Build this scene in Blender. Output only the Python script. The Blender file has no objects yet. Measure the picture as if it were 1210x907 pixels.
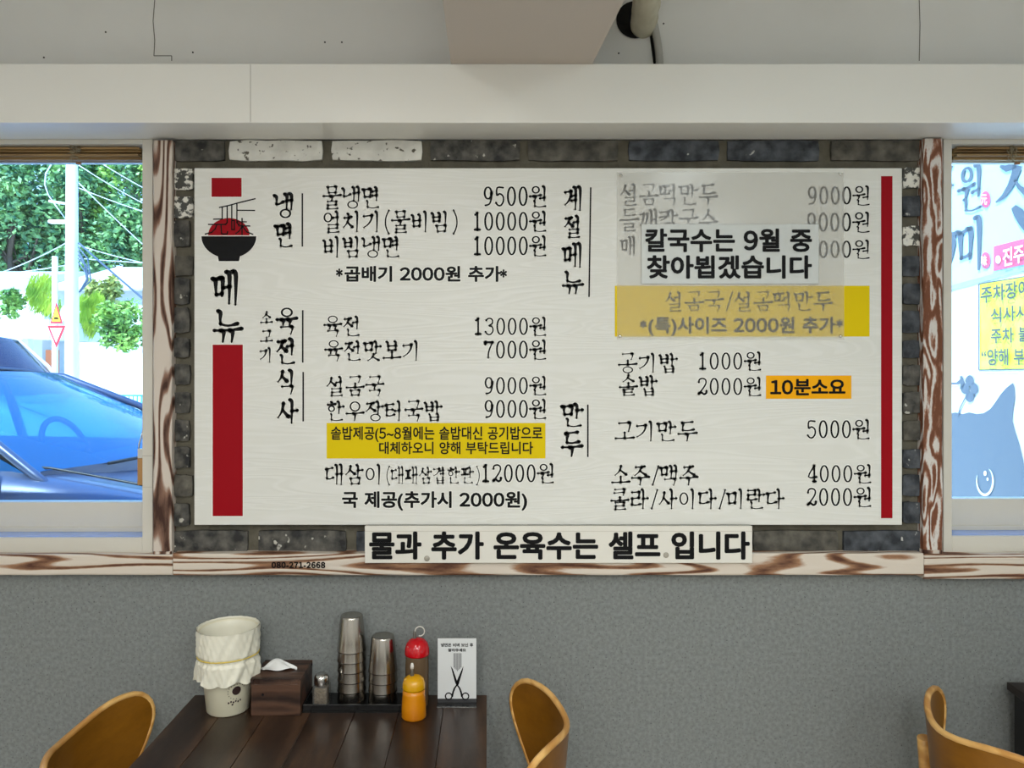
import bpy, bmesh, math, random
from mathutils import Vector, Matrix, Euler
R = random.Random(7)
PI = math.pi
SC = bpy.context.scene
COL = SC.collection
# ---------------------------------------------------------------- camera (level, small lens shift)
F, VX, VY, D, H = 875.0, 578.0, 440.0, 1.862, 1.5485   # focal px, vanishing point, distance to wall, eye height
cam_d = bpy.data.cameras.new('camera'); cam = bpy.data.objects.new('camera', cam_d); COL.objects.link(cam)
cam.location = (0, -D, H); cam.rotation_euler = (PI/2, 0, 0)
cam_d.sensor_width = 36; cam_d.lens = F/1210*36; cam_d.clip_end = 500; cam_d.clip_start = .02
cam_d.shift_x = (605-VX)/1210; cam_d.shift_y = -(453.5-VY)/1210
SC.camera = cam
# ---------------------------------------------------------------- world, sun, room lights, exposure
SC.view_settings.view_transform = 'Standard'; SC.view_settings.look = 'None'
SC.view_settings.exposure = -0.06; SC.view_settings.gamma = 1.0; SC.view_settings.use_curve_mapping = False
w = bpy.data.worlds.new('sky'); SC.world = w; w.use_nodes = True; nt = w.node_tree; nt.nodes.clear()
tc = nt.nodes.new('ShaderNodeTexCoord'); sx = nt.nodes.new('ShaderNodeSeparateXYZ'); rp = nt.nodes.new('ShaderNodeValToRGB')
bg = nt.nodes.new('ShaderNodeBackground'); wo = nt.nodes.new('ShaderNodeOutputWorld')
nt.links.new(tc.outputs['Generated'], sx.inputs[0]); nt.links.new(sx.outputs[2], rp.inputs[0])
nt.links.new(rp.outputs[0], bg.inputs[0]); nt.links.new(bg.outputs[0], wo.inputs[0])
rp.color_ramp.elements[0].position = 0.0; rp.color_ramp.elements[0].color = (.55, .76, 1, 1)
rp.color_ramp.elements[1].position = 0.6; rp.color_ramp.elements[1].color = (.14, .38, 1, 1)
bg.inputs[1].default_value = 3.6
sl = bpy.data.lights.new('sun', 'SUN'); sl.energy = 12.0; sl.angle = .01; sl.color = (.90, .96, 1)
so = bpy.data.objects.new('sun', sl); COL.objects.link(so)
so.rotation_euler = Vector((.55, .62, -1.0)).to_track_quat('-Z', 'Y').to_euler()
LIGHTS = [(-.50, -1.85, 2.53, .25, 1.0, 13, (1, .99, .94)), (.95, -1.85, 2.53, .25, 1.0, 10, (.91, 1, 1)),
          (-1.3, -3.6, 2.53, .3, 1.2, 24, (1, .99, .95)), (1.5, -3.6, 2.53, .3, 1.2, 24, (.92, 1, 1)),
          (.08, -2.75, 2.235, .2, 1.1, 44, (.98, 1, .98))]      # the last one hangs under the beam
for i, (x, y, z, a, b, e, c) in enumerate(LIGHTS):
    l = bpy.data.lights.new('ceiling_lamp_light', 'AREA'); l.shape = 'RECTANGLE'; l.size = a; l.size_y = b; l.energy = e; l.color = c
    o = bpy.data.objects.new('ceiling_lamp_light', l); COL.objects.link(o); o.location = (x, y, z)

# ---------------------------------------------------------------- helpers
def at(px, py, Y=0.0):                 # pixel seen on the plane at world Y
    d = D + Y
    return ((px-VX)*d/F, Y, H-(py-VY)*d/F)
def atz(px, py, Z):                    # pixel seen on the height Z
    d = (H-Z)*F/(py-VY)
    return ((px-VX)*d/F, d-D, Z)
def tag(o, label=None, cat=None, group=None, kind=None):
    if label: o['label'] = label
    if cat: o['category'] = cat
    if group: o['group'] = group
    if kind: o['kind'] = kind
    return o
def empty(name, loc=(0, 0, 0), rz=0.0, **k):
    o = bpy.data.objects.new(name, None); COL.objects.link(o); o.empty_display_size = .05
    o.location = loc; o.rotation_euler = (0, 0, rz); tag(o, **k); return o
class M:
    """collects verts and faces, then makes one mesh object"""
    def __init__(s): s.v = []; s.f = []; s.m = []; s.sm = []
    def add(s, vs, fs, mi=0, smooth=False):
        b = len(s.v); s.v += [tuple(p) for p in vs]
        for f in fs: s.f.append([b+i for i in f]); s.m.append(mi); s.sm.append(smooth)
        return s
    def box(s, a, b, mi=0, rot=None, piv=None):
        x0, y0, z0 = [min(a[i], b[i]) for i in range(3)]; x1, y1, z1 = [max(a[i], b[i]) for i in range(3)]
        vs = [Vector(p) for p in [(x0,y0,z0),(x1,y0,z0),(x1,y1,z0),(x0,y1,z0),(x0,y0,z1),(x1,y0,z1),(x1,y1,z1),(x0,y1,z1)]]
        if rot is not None:
            pv = Vector(piv) if piv else Vector(((x0+x1)/2,(y0+y1)/2,(z0+z1)/2))
            vs = [pv + rot @ (p-pv) for p in vs]
        return s.add(vs, [(0,3,2,1),(4,5,6,7),(0,1,5,4),(1,2,6,5),(2,3,7,6),(3,0,4,7)], mi)
    def bbox(s, a, b, bev=.004, mi=0):          # chamfered box
        x0, y0, z0 = [min(a[i], b[i]) for i in range(3)]; x1, y1, z1 = [max(a[i], b[i]) for i in range(3)]
        t = bmesh.new(); bmesh.ops.create_cube(t, size=1)
        for v in t.verts: v.co = Vector(((x0+x1)/2+v.co.x*(x1-x0), (y0+y1)/2+v.co.y*(y1-y0), (z0+z1)/2+v.co.z*(z1-z0)))
        bmesh.ops.bevel(t, geom=t.edges[:], offset=bev, segments=2, profile=.5, affect='EDGES')
        t.verts.index_update()
        s.add([v.co.copy() for v in t.verts], [[v.index for v in f.verts] for f in t.faces], mi, True); t.free(); return s
    def lathe(s, prof, c=(0,0,0), n=32, mi=0, smooth=True, cap0=False, cap1=False, ax=None):
        vs = []; fs = []
        for r, z in prof:
            for i in range(n):
                a = 2*PI*i/n; p = Vector((r*math.cos(a), r*math.sin(a), z))
                if ax is not None: p = ax @ p
                vs.append(p+Vector(c))
        for j in range(len(prof)-1):
            for i in range(n):
                k = (i+1) % n; fs.append((j*n+i, j*n+k, (j+1)*n+k, (j+1)*n+i))
        s.add(vs, fs, mi, smooth)
        b = len(s.v)-len(vs)
        if cap0: s.f.append([b+n-1-i for i in range(n)]); s.m.append(mi); s.sm.append(False)
        if cap1: s.f.append([b+(len(prof)-1)*n+i for i in range(n)]); s.m.append(mi); s.sm.append(False)
        return s
    def tube(s, pts, r, n=10, mi=0, cap=True, closed=False):
        pts = [Vector(p) for p in pts]; k = len(pts); rs = r if isinstance(r, (list, tuple)) else [r]*k
        vs = []; fs = []; up = None
        for i, p in enumerate(pts):
            if closed: t = pts[(i+1) % k]-pts[i-1]
            else: t = pts[min(i+1, k-1)]-pts[max(i-1, 0)]
            t.normalize()
            if up is None: up = t.orthogonal().normalized()
            up = (up - t*up.dot(t)); up = up.normalized() if up.length > 1e-6 else t.orthogonal().normalized()
            b2 = t.cross(up)
            for j in range(n):
                a = 2*PI*j/n; vs.append(p + (up*math.cos(a)+b2*math.sin(a))*rs[i])
        rng = k if closed else k-1
        for i in range(rng):
            ii = (i+1) % k
            for j in range(n): q = (j+1) % n; fs.append((i*n+j, i*n+q, ii*n+q, ii*n+j))
        s.add(vs, fs, mi, True)
        if cap and not closed:
            b = len(s.v)-len(vs)
            s.f.append([b+n-1-j for j in range(n)]); s.m.append(mi); s.sm.append(False)
            s.f.append([b+(k-1)*n+j for j in range(n)]); s.m.append(mi); s.sm.append(False)
        return s
    def grid(s, fn, nu, nv, mi=0, smooth=True, flip=False):
        vs = [fn(i/nu, j/nv) for j in range(nv+1) for i in range(nu+1)]
        fs = []
        for j in range(nv):
            for i in range(nu):
                a = j*(nu+1)+i; q = (a, a+1, a+nu+2, a+nu+1); fs.append(q[::-1] if flip else q)
        return s.add(vs, fs, mi, smooth)
    def prism(s, outline, z0, z1, mi=0, xf=None):     # outline (x,y) extruded in z, then xf
        n = len(outline); xf = xf or (lambda p: p)
        vs = [xf(Vector((x, y, z0))) for x, y in outline]+[xf(Vector((x, y, z1))) for x, y in outline]
        return s.add(vs, [list(range(n))[::-1], list(range(n, 2*n))]+[(i, (i+1) % n, n+(i+1) % n, n+i) for i in range(n)], mi)
    def build(s, name, mats, parent=None, loc=None, rz=None, **k):
        me = bpy.data.meshes.new(name); me.from_pydata(s.v, [], s.f)
        for mt in (mats if isinstance(mats, (list, tuple)) else [mats]): me.materials.append(mt)
        me.polygons.foreach_set('material_index', s.m); me.polygons.foreach_set('use_smooth', s.sm); me.update()
        o = bpy.data.objects.new(name, me); COL.objects.link(o)
        if parent: o.parent = parent
        if loc: o.location = loc
        if rz is not None: o.rotation_euler = (0, 0, rz)
        tag(o, **k); return o
def link_copy(o, parent=None, name=None):
    c = o.copy(); COL.objects.link(c)
    if parent: c.parent = parent
    return c
def copy_tree(o, parent=None):
    c = o.copy(); COL.objects.link(c)
    if parent: c.parent = parent
    for ch in list(o.children): copy_tree(ch, c)
    return c
def subsurf(o, lv=1):
    m = o.modifiers.new('s', 'SUBSURF'); m.levels = lv; m.render_levels = lv; return o
def solid(o, t, off=0):
    m = o.modifiers.new('t', 'SOLIDIFY'); m.thickness = t; m.offset = off; return o
def bev(o, wd=.003, seg=2):
    m = o.modifiers.new('b', 'BEVEL'); m.width = wd; m.segments = seg; m.limit_method = 'ANGLE'; return o

# ---------------------------------------------------------------- materials
def rgb(r, g, b):                      # sRGB 0-255 to linear
    f = lambda c: (c/255/12.92) if c/255 <= .04045 else ((c/255+.055)/1.055)**2.4
    return (f(r), f(g), f(b), 1)
def mat(name, col, rough=.6, metal=0.0, spec=.5, col2=None, scale=8, stretch=(1,1,1), lo=.35, hi=.65, detail=6, distort=0,
        bump=0, bscale=None, speck=None, coat=0, rot=(0,0,0), emit=None):
    m = bpy.data.materials.new(name); m.use_nodes = True; n = m.node_tree; N = n.nodes; L = n.links
    p = N['Principled BSDF']; p.inputs['Base Color'].default_value = col; p.inputs['Roughness'].default_value = rough
    p.inputs['Metallic'].default_value = metal; p.inputs['Specular IOR Level'].default_value = spec; p.inputs['Coat Weight'].default_value = coat
    if emit: p.inputs['Emission Color'].default_value = col; p.inputs['Emission Strength'].default_value = emit
    if col2 is not None or bump or speck:
        tcn = N.new('ShaderNodeTexCoord'); mp = N.new('ShaderNodeMapping'); mp.inputs['Scale'].default_value = stretch; mp.inputs['Rotation'].default_value = rot
        L.new(tcn.outputs['Object'], mp.inputs[0])
        nz = N.new('ShaderNodeTexNoise'); nz.inputs['Scale'].default_value = scale; nz.inputs['Detail'].default_value = detail
        nz.inputs['Distortion'].default_value = distort; L.new(mp.outputs[0], nz.inputs['Vector'])
        last = None
        if col2 is not None:
            cr = N.new('ShaderNodeValToRGB'); cr.color_ramp.elements[0].position = lo; cr.color_ramp.elements[1].position = hi
            cr.color_ramp.elements[0].color = col; cr.color_ramp.elements[1].color = col2
            L.new(nz.outputs[0], cr.inputs[0]); last = cr.outputs[0]
        if speck:                     # (colour, scale, threshold)
            vo = N.new('ShaderNodeTexNoise'); vo.inputs['Scale'].default_value = speck[1]; vo.inputs['Detail'].default_value = 2
            L.new(tcn.outputs['Object'], vo.inputs['Vector'])
            c2 = N.new('ShaderNodeValToRGB'); c2.color_ramp.elements[0].position = speck[2]; c2.color_ramp.elements[1].position = speck[2]+.05
            c2.color_ramp.elements[0].color = (0,0,0,1); c2.color_ramp.elements[1].color = (1,1,1,1); L.new(vo.outputs[0], c2.inputs[0])
            mx = N.new('ShaderNodeMix'); mx.data_type = 'RGBA'; L.new(c2.outputs[0], mx.inputs[0])
            if last is not None: L.new(last, mx.inputs[6])
            else: mx.inputs[6].default_value = col
            mx.inputs[7].default_value = speck[0]; last = mx.outputs[2]
        if last is not None: L.new(last, p.inputs['Base Color'])
        if bump:
            bn = N.new('ShaderNodeBump'); bn.inputs['Strength'].default_value = bump; bn.inputs['Distance'].default_value = .004
            if bscale:
                n2 = N.new('ShaderNodeTexNoise'); n2.inputs['Scale'].default_value = bscale; n2.inputs['Detail'].default_value = 5
                L.new(mp.outputs[0], n2.inputs['Vector']); L.new(n2.outputs[0], bn.inputs['Height'])
            else: L.new(nz.outputs[0], bn.inputs['Height'])
            L.new(bn.outputs[0], p.inputs['Normal'])
    return m
def wood_mat(name, dark, light, axis, ringscale=9, rough=.6, lo=.35, hi=.6, bump=.5, stretch=.12, third=None, distort=2.5, coat=0, fine=.35, hs=.2):
    """long grain along the given axis: contour lines of a stretched noise, plus fine fibres"""
    m = bpy.data.materials.new(name); m.use_nodes = True; N = m.node_tree.nodes; L = m.node_tree.links
    p = N['Principled BSDF']; p.inputs['Roughness'].default_value = rough; p.inputs['Coat Weight'].default_value = coat
    tcn = N.new('ShaderNodeTexCoord'); mp = N.new('ShaderNodeMapping'); s = [1, 1, 1]; s[axis] = stretch; mp.inputs['Scale'].default_value = s
    oi = N.new('ShaderNodeObjectInfo'); ad = N.new('ShaderNodeVectorMath'); ad.operation = 'ADD'
    sc = N.new('ShaderNodeVectorMath'); sc.operation = 'SCALE'; sc.inputs[3].default_value = 5
    cb = N.new('ShaderNodeCombineXYZ'); [L.new(oi.outputs['Random'], cb.inputs[i]) for i in range(3)]; L.new(cb.outputs[0], sc.inputs[0])
    L.new(tcn.outputs['Object'], mp.inputs[0]); L.new(mp.outputs[0], ad.inputs[0]); L.new(sc.outputs[0], ad.inputs[1])
    a = N.new('ShaderNodeTexNoise'); a.inputs['Scale'].default_value = ringscale; a.inputs['Detail'].default_value = 1.2; a.inputs['Distortion'].default_value = .35
    L.new(ad.outputs[0], a.inputs['Vector'])
    mu = N.new('ShaderNodeMath'); mu.operation = 'MULTIPLY'; mu.inputs[1].default_value = distort*12
    sn = N.new('ShaderNodeMath'); sn.operation = 'SINE'; L.new(a.outputs[0], mu.inputs[0]); L.new(mu.outputs[0], sn.inputs[0])
    m2 = N.new('ShaderNodeMapping'); s2 = [1, 1, 1]; s2[axis] = hs; m2.inputs['Scale'].default_value = s2; L.new(tcn.outputs['Object'], m2.inputs[0])
    b = N.new('ShaderNodeTexNoise'); b.inputs['Scale'].default_value = ringscale*6; b.inputs['Detail'].default_value = 6; b.inputs['Roughness'].default_value = .65; L.new(m2.outputs[0], b.inputs['Vector'])
    m1 = N.new('ShaderNodeMath'); m1.operation = 'MULTIPLY_ADD'; m1.inputs[1].default_value = .5*(1-fine); m1.inputs[2].default_value = .5*(1-fine); L.new(sn.outputs[0], m1.inputs[0])
    ma = N.new('ShaderNodeMath'); ma.operation = 'MULTIPLY_ADD'; ma.inputs[1].default_value = fine; L.new(b.outputs[0], ma.inputs[0]); L.new(m1.outputs[0], ma.inputs[2])
    cr = N.new('ShaderNodeValToRGB'); e = cr.color_ramp.elements; e[0].position = lo; e[0].color = dark; e[1].position = hi; e[1].color = light
    if third: q = e.new((lo+hi)/2); q.color = third
    L.new(ma.outputs[0], cr.inputs[0]); L.new(cr.outputs[0], p.inputs['Base Color'])
    bn = N.new('ShaderNodeBump'); bn.inputs['Strength'].default_value = bump; bn.inputs['Distance'].default_value = .003
    L.new(ma.outputs[0], bn.inputs['Height']); L.new(bn.outputs[0], p.inputs['Normal'])
    return m
def film_mat(name, col, alpha, rough=.25, gloss=.08, tint=(1,1,1,1)):
    """thin sheet: transparent mixed with diffuse and a little gloss"""
    m = bpy.data.materials.new(name); m.use_nodes = True; N = m.node_tree.nodes; L = m.node_tree.links; N.clear()
    t = N.new('ShaderNodeBsdfTransparent'); t.inputs[0].default_value = tint
    d = N.new('ShaderNodeBsdfDiffuse'); d.inputs[0].default_value = col
    g = N.new('ShaderNodeBsdfGlossy'); g.inputs['Roughness'].default_value = rough
    tl = N.new('ShaderNodeBsdfTranslucent'); tl.inputs[0].default_value = col
    dm = N.new('ShaderNodeMixShader'); dm.inputs[0].default_value = .45; L.new(d.outputs[0], dm.inputs[1]); L.new(tl.outputs[0], dm.inputs[2])
    a = N.new('ShaderNodeMixShader'); a.inputs[0].default_value = alpha; L.new(t.outputs[0], a.inputs[1]); L.new(dm.outputs[0], a.inputs[2])
    b = N.new('ShaderNodeMixShader'); fr = N.new('ShaderNodeFresnel'); fr.inputs[0].default_value = 1.45
    ml = N.new('ShaderNodeMath'); ml.operation = 'MULTIPLY'; ml.inputs[1].default_value = gloss*12; L.new(fr.outputs[0], ml.inputs[0])
    L.new(ml.outputs[0], b.inputs[0]); L.new(a.outputs[0], b.inputs[1]); L.new(g.outputs[0], b.inputs[2])
    o = N.new('ShaderNodeOutputMaterial'); L.new(b.outputs[0], o.inputs[0]); return m
m_plaster = mat('white painted plaster', rgb(226,225,220), .85, col2=rgb(234,233,229), scale=2, bump=.08, bscale=60)
m_fascia = mat('fascia paint', rgb(234,231,223), .34, col2=rgb(240,238,231), scale=1.5)
m_beam = mat('beam paint', rgb(196,185,174), .8)
m_conc = mat('grey micro cement', rgb(116,119,118), .8, col2=rgb(132,136,134), scale=110, lo=.35, hi=.65, bump=.12, bscale=220, speck=(rgb(72,74,72), 230, .64))
m_mortar = mat('dark mortar', rgb(88,84,72), .95, col2=rgb(104,99,86), scale=30, bump=.6, bscale=90)
m_brick = [mat('dark grey brick', rgb(40,40,40), .85, col2=rgb(104,101,94), scale=34, lo=.36, hi=.7, bump=1, bscale=45, speck=(rgb(185,182,172), 48, .67)),
           mat('blue grey brick', rgb(36,40,46), .8, col2=rgb(92,96,102), scale=30, lo=.36, hi=.72, bump=1, bscale=45, speck=(rgb(185,185,180), 46, .69)),
           mat('brown grey brick', rgb(60,58,54), .9, col2=rgb(108,104,94), scale=30, lo=.34, hi=.7, bump=1, bscale=50)]
m_brickw = mat('whitewashed brick', rgb(226,224,216), .9, bump=.8, bscale=55, col2=rgb(206,204,196), scale=20, speck=(rgb(90,86,76), 60, .63))
m_brickm = mat('half whitewashed brick', rgb(78,78,74), .9, bump=.8, bscale=55, col2=rgb(225,222,212), scale=60, lo=.47, hi=.53, detail=5)
m_trim_v = wood_mat('distressed whitewashed wood upright', rgb(62,34,22), rgb(208,196,184), 2, 12, .8, .18, .56, .8, .14, rgb(142,108,90), 5.0, fine=.4)
m_trim_r = wood_mat('distressed brown and white wood upright', rgb(112,66,42), rgb(212,206,200), 2, 34, .8, .36, .64, .8, .17, rgb(156,112,90), 3.2, fine=.6, hs=.35)
m_trim_h = wood_mat('distressed whitewashed wood rail', rgb(84,48,30), rgb(214,202,188), 0, 13, .8, .18, .52, .8, .10, rgb(158,118,88), 5.0, fine=.42)
m_pvc = mat('white window plastic', rgb(208,203,192), .35)
m_pvcg = mat('track with painted blue sheen', rgb(150,182,240), .15)  # blue sheen of outdoor light on the track, painted into its base colour
m_board = None
def board_material():
    m = bpy.data.materials.new('white embossed board'); m.use_nodes = True; N = m.node_tree.nodes; L = m.node_tree.links
    p = N['Principled BSDF']; p.inputs['Roughness'].default_value = .38
    t = N.new('ShaderNodeTexCoord'); mp = N.new('ShaderNodeMapping'); mp.inputs['Scale'].default_value = (.5, 1, 5); L.new(t.outputs['Object'], mp.inputs[0])
    a = N.new('ShaderNodeTexNoise'); a.inputs['Scale'].default_value = 3; a.inputs['Detail'].default_value = 2; a.inputs['Distortion'].default_value = .8; L.new(mp.outputs[0], a.inputs['Vector'])
    mu = N.new('ShaderNodeMath'); mu.operation = 'MULTIPLY'; mu.inputs[1].default_value = 90; sn = N.new('ShaderNodeMath'); sn.operation = 'SINE'
    L.new(a.outputs[0], mu.inputs[0]); L.new(mu.outputs[0], sn.inputs[0])
    cr = N.new('ShaderNodeValToRGB'); cr.color_ramp.elements[0].color = rgb(222,221,214); cr.color_ramp.elements[1].color = rgb(226,225,219); L.new(sn.outputs[0], cr.inputs[0])
    cr.color_ramp.elements[0].position = 0; L.new(cr.outputs[0], p.inputs['Base Color'])
    b = N.new('ShaderNodeBump'); b.inputs['Strength'].default_value = .12; b.inputs['Distance'].default_value = .001; L.new(sn.outputs[0], b.inputs['Height']); L.new(b.outputs[0], p.inputs['Normal'])
    return m
m_board = board_material()
m_strip = mat('cream strip board', rgb(226,222,212), .5)
m_white = mat('white print', rgb(238,237,230), .5)
m_ink = mat('black print', rgb(13,13,15), .5, spec=.15)
m_red = mat('red print', rgb(152,0,18), .5, spec=.15)
m_yel = mat('yellow print', rgb(224,196,0), .5, spec=.15)
m_ora = mat('orange sticker', rgb(246,172,10), .5, spec=.15)
m_film = film_mat('milky clear sheet', rgb(248,246,240), .32, .15, .05)
m_label = mat('label tape', rgb(208,211,208), .4)
m_chrome = mat('polished steel', rgb(215,212,208), .16, 1)
m_steel = mat('brushed steel', rgb(178,172,164), .2, 1, bump=.05, scale=200, stretch=(1,1,.05))
m_black = mat('black plastic', rgb(14,14,15), .25)
m_blackm = mat('matt black', rgb(20,20,20), .5)
m_glass = film_mat('window glass', (1,1,1,1), 0.0, .02, .05, (.86, .97, 1, 1))
m_bamboo = mat('bamboo slat', rgb(120,92,54), .6, col2=rgb(164,132,84), scale=14, stretch=(.3, 4, 4))
m_cord = mat('blind cord', rgb(150,138,112), .9)
m_table = wood_mat('dark stained table plank', rgb(32,20,12), rgb(92,64,42), 1, 12, .3, .2, .9, .2, .07, rgb(54,36,24), 1.0, fine=.65)
m_tabledge = mat('dark table edge', rgb(34,24,18), .4)
m_veneer = wood_mat('warm brown veneer', rgb(112,70,12), rgb(150,98,24), 1, 10, .32, .2, .9, .08, .08, None, 1.0, fine=.7)
m_ply = wood_mat('golden plywood edge', rgb(196,140,70), rgb(232,184,112), 1, 30, .35, .2, .8, .1, .1, None, 1.0)
m_bin = mat('cream plastic', rgb(232,226,200), .45)
m_bag = mat('thin plastic bag', rgb(236,232,214), .4, bump=.25, scale=60)
m_bandy = mat('yellow rubber band', rgb(226,200,92), .5)
m_walnut = wood_mat('dark walnut box', rgb(38,22,16), rgb(92,64,48), 0, 22, .45, .2, .85, .2, .16, None, 1.6, fine=.45)
m_tissue = mat('white tissue', rgb(240,240,238), .9)
m_redp = mat('red glossy cap', rgb(196,12,26), .15, coat=.3)
m_yelp = mat('yellow cap', rgb(220,160,8), .12, coat=.3)
m_must = mat('yellow mustard bottle', rgb(226,146,8), .22, col2=rgb(206,120,6), scale=9, coat=.3)
m_vin = film_mat('clear brown bottle', rgb(150,124,96), .7, .1, .06, (.8, .7, .55, 1))
m_clear = film_mat('clear plastic', rgb(235,235,230), .12, .05, .08)
m_pepper = mat('ground pepper', rgb(140,124,100), .9, col2=rgb(90,78,62), scale=300)
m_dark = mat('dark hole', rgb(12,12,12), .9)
m_pipe = mat('taped pipe wrap', rgb(196,190,166), .55, col2=rgb(210,204,182), scale=20, stretch=(1,1,3))
m_conduit = mat('grey conduit', rgb(176,174,166), .6)

# ---------------------------------------------------------------- setting: walls, ceiling, floor
Zs = at(0, 165)[2]; Zled0 = at(0, 681)[2]; Zled1 = at(0, 655)[2]
Xl = at(180, 0)[0]; Xr = at(1115, 0)[0]          # inner limits of the windows
RX0, RX1, RY0, ZC = -3.0, 3.0, -5.0, 2.6
WB = empty('wall_front', kind='structure')
m = M()   # substrate behind bricks and plaster with the two window holes
WL, WR = -2.6, 2.6
m.box((RX0-.15, .02, 0), (RX1+.15, .2, Zled0+.03)); m.box((RX0-.15, .02, Zs+.005), (RX1+.15, .2, ZC))
m.box((Xl, .02, Zled0+.03), (Xr, .2, Zs+.005)); m.box((RX0-.15, .02, Zled0+.03), (WL, .2, Zs+.005)); m.box((WR, .02, Zled0+.03), (RX1+.15, .2, Zs+.005))
m.build('wall_core', m_plaster, WB)
M().box((RX0, 0, 0), (RX1, .02, Zled0+.01)).build('lower_render', m_conc, WB, label='grey speckled cement render below the wooden rail')
hx, hz = at(750, 24)[0], at(750, 24)[2]      # hole in the upper wall for the pipe
m = M()
up_face = m.box((RX0, 0, Zs+.004), (RX1, .02, ZC))
upo = m.build('upper_plaster', m_plaster, WB)
# hairline cracks and nail holes as dark slivers in the plaster
m = M()
for pts in ([(183,0),(181,25),(183,48),(182,66),(203,66),(203,72)], [(1086,0),(1087,30),(1086,72)]):
    for a, b in zip(pts, pts[1:]):
        A = at(*a, 0); B = at(*b, 0); wv = .0011
        dx, dz = (B[2]-A[2]), -(B[0]-A[0]); q = math.hypot(dx, dz); dx, dz = dx/q*wv, dz/q*wv
        m.add([(A[0]-dx, -.0006, A[2]-dz), (A[0]+dx, -.0006, A[2]+dz), (B[0]+dx, -.0006, B[2]+dz), (B[0]-dx, -.0006, B[2]-dz)], [(0,1,2,3)])
m.build('hairline_crack', mat('crack', rgb(120,116,108), .9), WB)
m = M()
for x, y in ((731,63),(228,62),(384,50),(404,50),(125,38),(52,68),(784,28)):
    A = at(x, y, 0); m.lathe([(.0022, -.001), (.0022, .001)], A, 8, ax=Matrix.Rotation(PI/2, 3, 'X'), cap0=True, cap1=True)
m.build('nail_hole', m_dark, WB)
# boxed header over the windows
bx_d = D-(VY-165)/F*0 ; Yb = -D*(1-(VY-165)/(VY-145))
Zf1 = at(0, 75, Yb)[2]
hdr = empty('trim_1', kind='structure', label='long white boxed header over the brick panel and windows')
bev(M().box((RX0, Yb, Zs), (RX1, -.0005, Zf1)).build('header_box', m_fascia, hdr), .0025)
A = at(296, 76, Yb); B = at(297, 144, Yb)
M().box((A[0]-.0006, Yb-.0005, B[2]), (A[0]+.0006, Yb+.001, A[2])).build('panel_joint', mat('joint', rgb(170,166,156), .8), hdr)
ceil = empty('ceiling', kind='structure')
M().box((RX0-.15, RY0-.15, ZC), (RX1+.15, .2, ZC+.15)).build('ceiling_slab', m_plaster, ceil)
# tapering beam that comes from the wall over the header
xb = [at(533, 75, Yb)[0], at(696, 75, Yb)[0]]
dz = (H-Zf1); yb0 = 1.417-D
m = M(); e = .038
m.add([(xb[0],0,Zf1+.0),(xb[1],0,Zf1+.0),(xb[1]+e*9,RY0,Zf1),(xb[0]-e*.4,RY0,Zf1),(xb[0],0,ZC),(xb[1],0,ZC),(xb[1]+e*9,RY0,ZC),(xb[0]-e*.4,RY0,ZC)],
      [(0,3,2,1),(4,5,6,7),(0,1,5,4),(1,2,6,5),(2,3,7,6),(3,0,4,7)])
m.build('beam', m_beam, ceil, label='plain beam running from the header towards the viewer')
for nm, a, b in (('wall_left', (RX0-.15, RY0, 0), (RX0, .02, ZC)), ('wall_right', (RX1, RY0, 0), (RX1+.15, .02, ZC)), ('wall_back', (RX0-.15, RY0-.15, 0), (RX1+.15, RY0, ZC))):
    M().box(a, b).build(nm, m_plaster, kind='structure')
M().box((RX0-.15, RY0-.15, -.1), (RX1+.15, .2, 0)).build('floor', mat('pale floor tile', rgb(196,190,180), .4, col2=rgb(206,200,190), scale=4), kind='structure')

# pipe opening: dark disc with a rim, taped pipe, conduit and slot
m = M(); rx = Matrix.Rotation(PI/2, 3, 'X')
m.lathe([(.0, -.0), (.046, .0), (.047, .002)], (hx, -.0012, hz), 28, ax=rx)
m.build('pipe_opening', m_dark, WB)
p0 = Vector(at(761, 26, -.01)); p1 = Vector(at(770, -45, -.30))
t = empty('pipe', (p0.x, p0.y, p0.z), label='fat tape-wrapped pipe leaving the upper wall beside the beam', cat='pipe')
m = M(); n = 22; pts = []; rs = []
for i in range(n+1):
    f = i/n; pts.append(p0.lerp(p1, f)-p0+Vector((0, .012, -.006))*(1-f)); rs.append(.031+.0018*(((i*2) % 5)/5.0))
m.tube(pts, rs, 24).build('wrapped_tube', m_pipe, t)
m = M()
ax_d = (p1-p0).normalized(); u = ax_d.orthogonal().normalized(); v2 = ax_d.cross(u)
sp = []
for i in range(90):
    a = i*.28; f = i/90; sp.append(p0.lerp(p1, f)-p0+(u*math.cos(a)+v2*math.sin(a))*.0325)
m.tube(sp, .0013, 5).build('tape_edge', mat('tape edge', rgb(196,190,166), .5), t)
cd = [Vector(at(x, y, yy)) for x, y, yy in ((771,18,-.02),(774,34,-.016),(777,50,-.014),(779,66,-.013),(780,84,-.013),(781,100,-.013))]
m = M(); pts = []; rs = []
k = 60
for i in range(k+1):
    f = i/k*(len(cd)-1); j = min(int(f), len(cd)-2); pts.append(cd[j].lerp(cd[j+1], f-j)); rs.append(.0098 if i % 2 else .0086)
o = m.tube(pts, rs, 12).build('conduit', m_conduit, label='thin ribbed grey conduit running down behind the header', cat='conduit')
m = M(); A = [at(x, y, 0) for x, y in ((767,38),(772,38),(777,76),(772,76))]
m.add([(a[0], -.0008, a[2]) for a in A], [(3,2,1,0)]).build('cable_slot', m_dark, WB)

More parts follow.
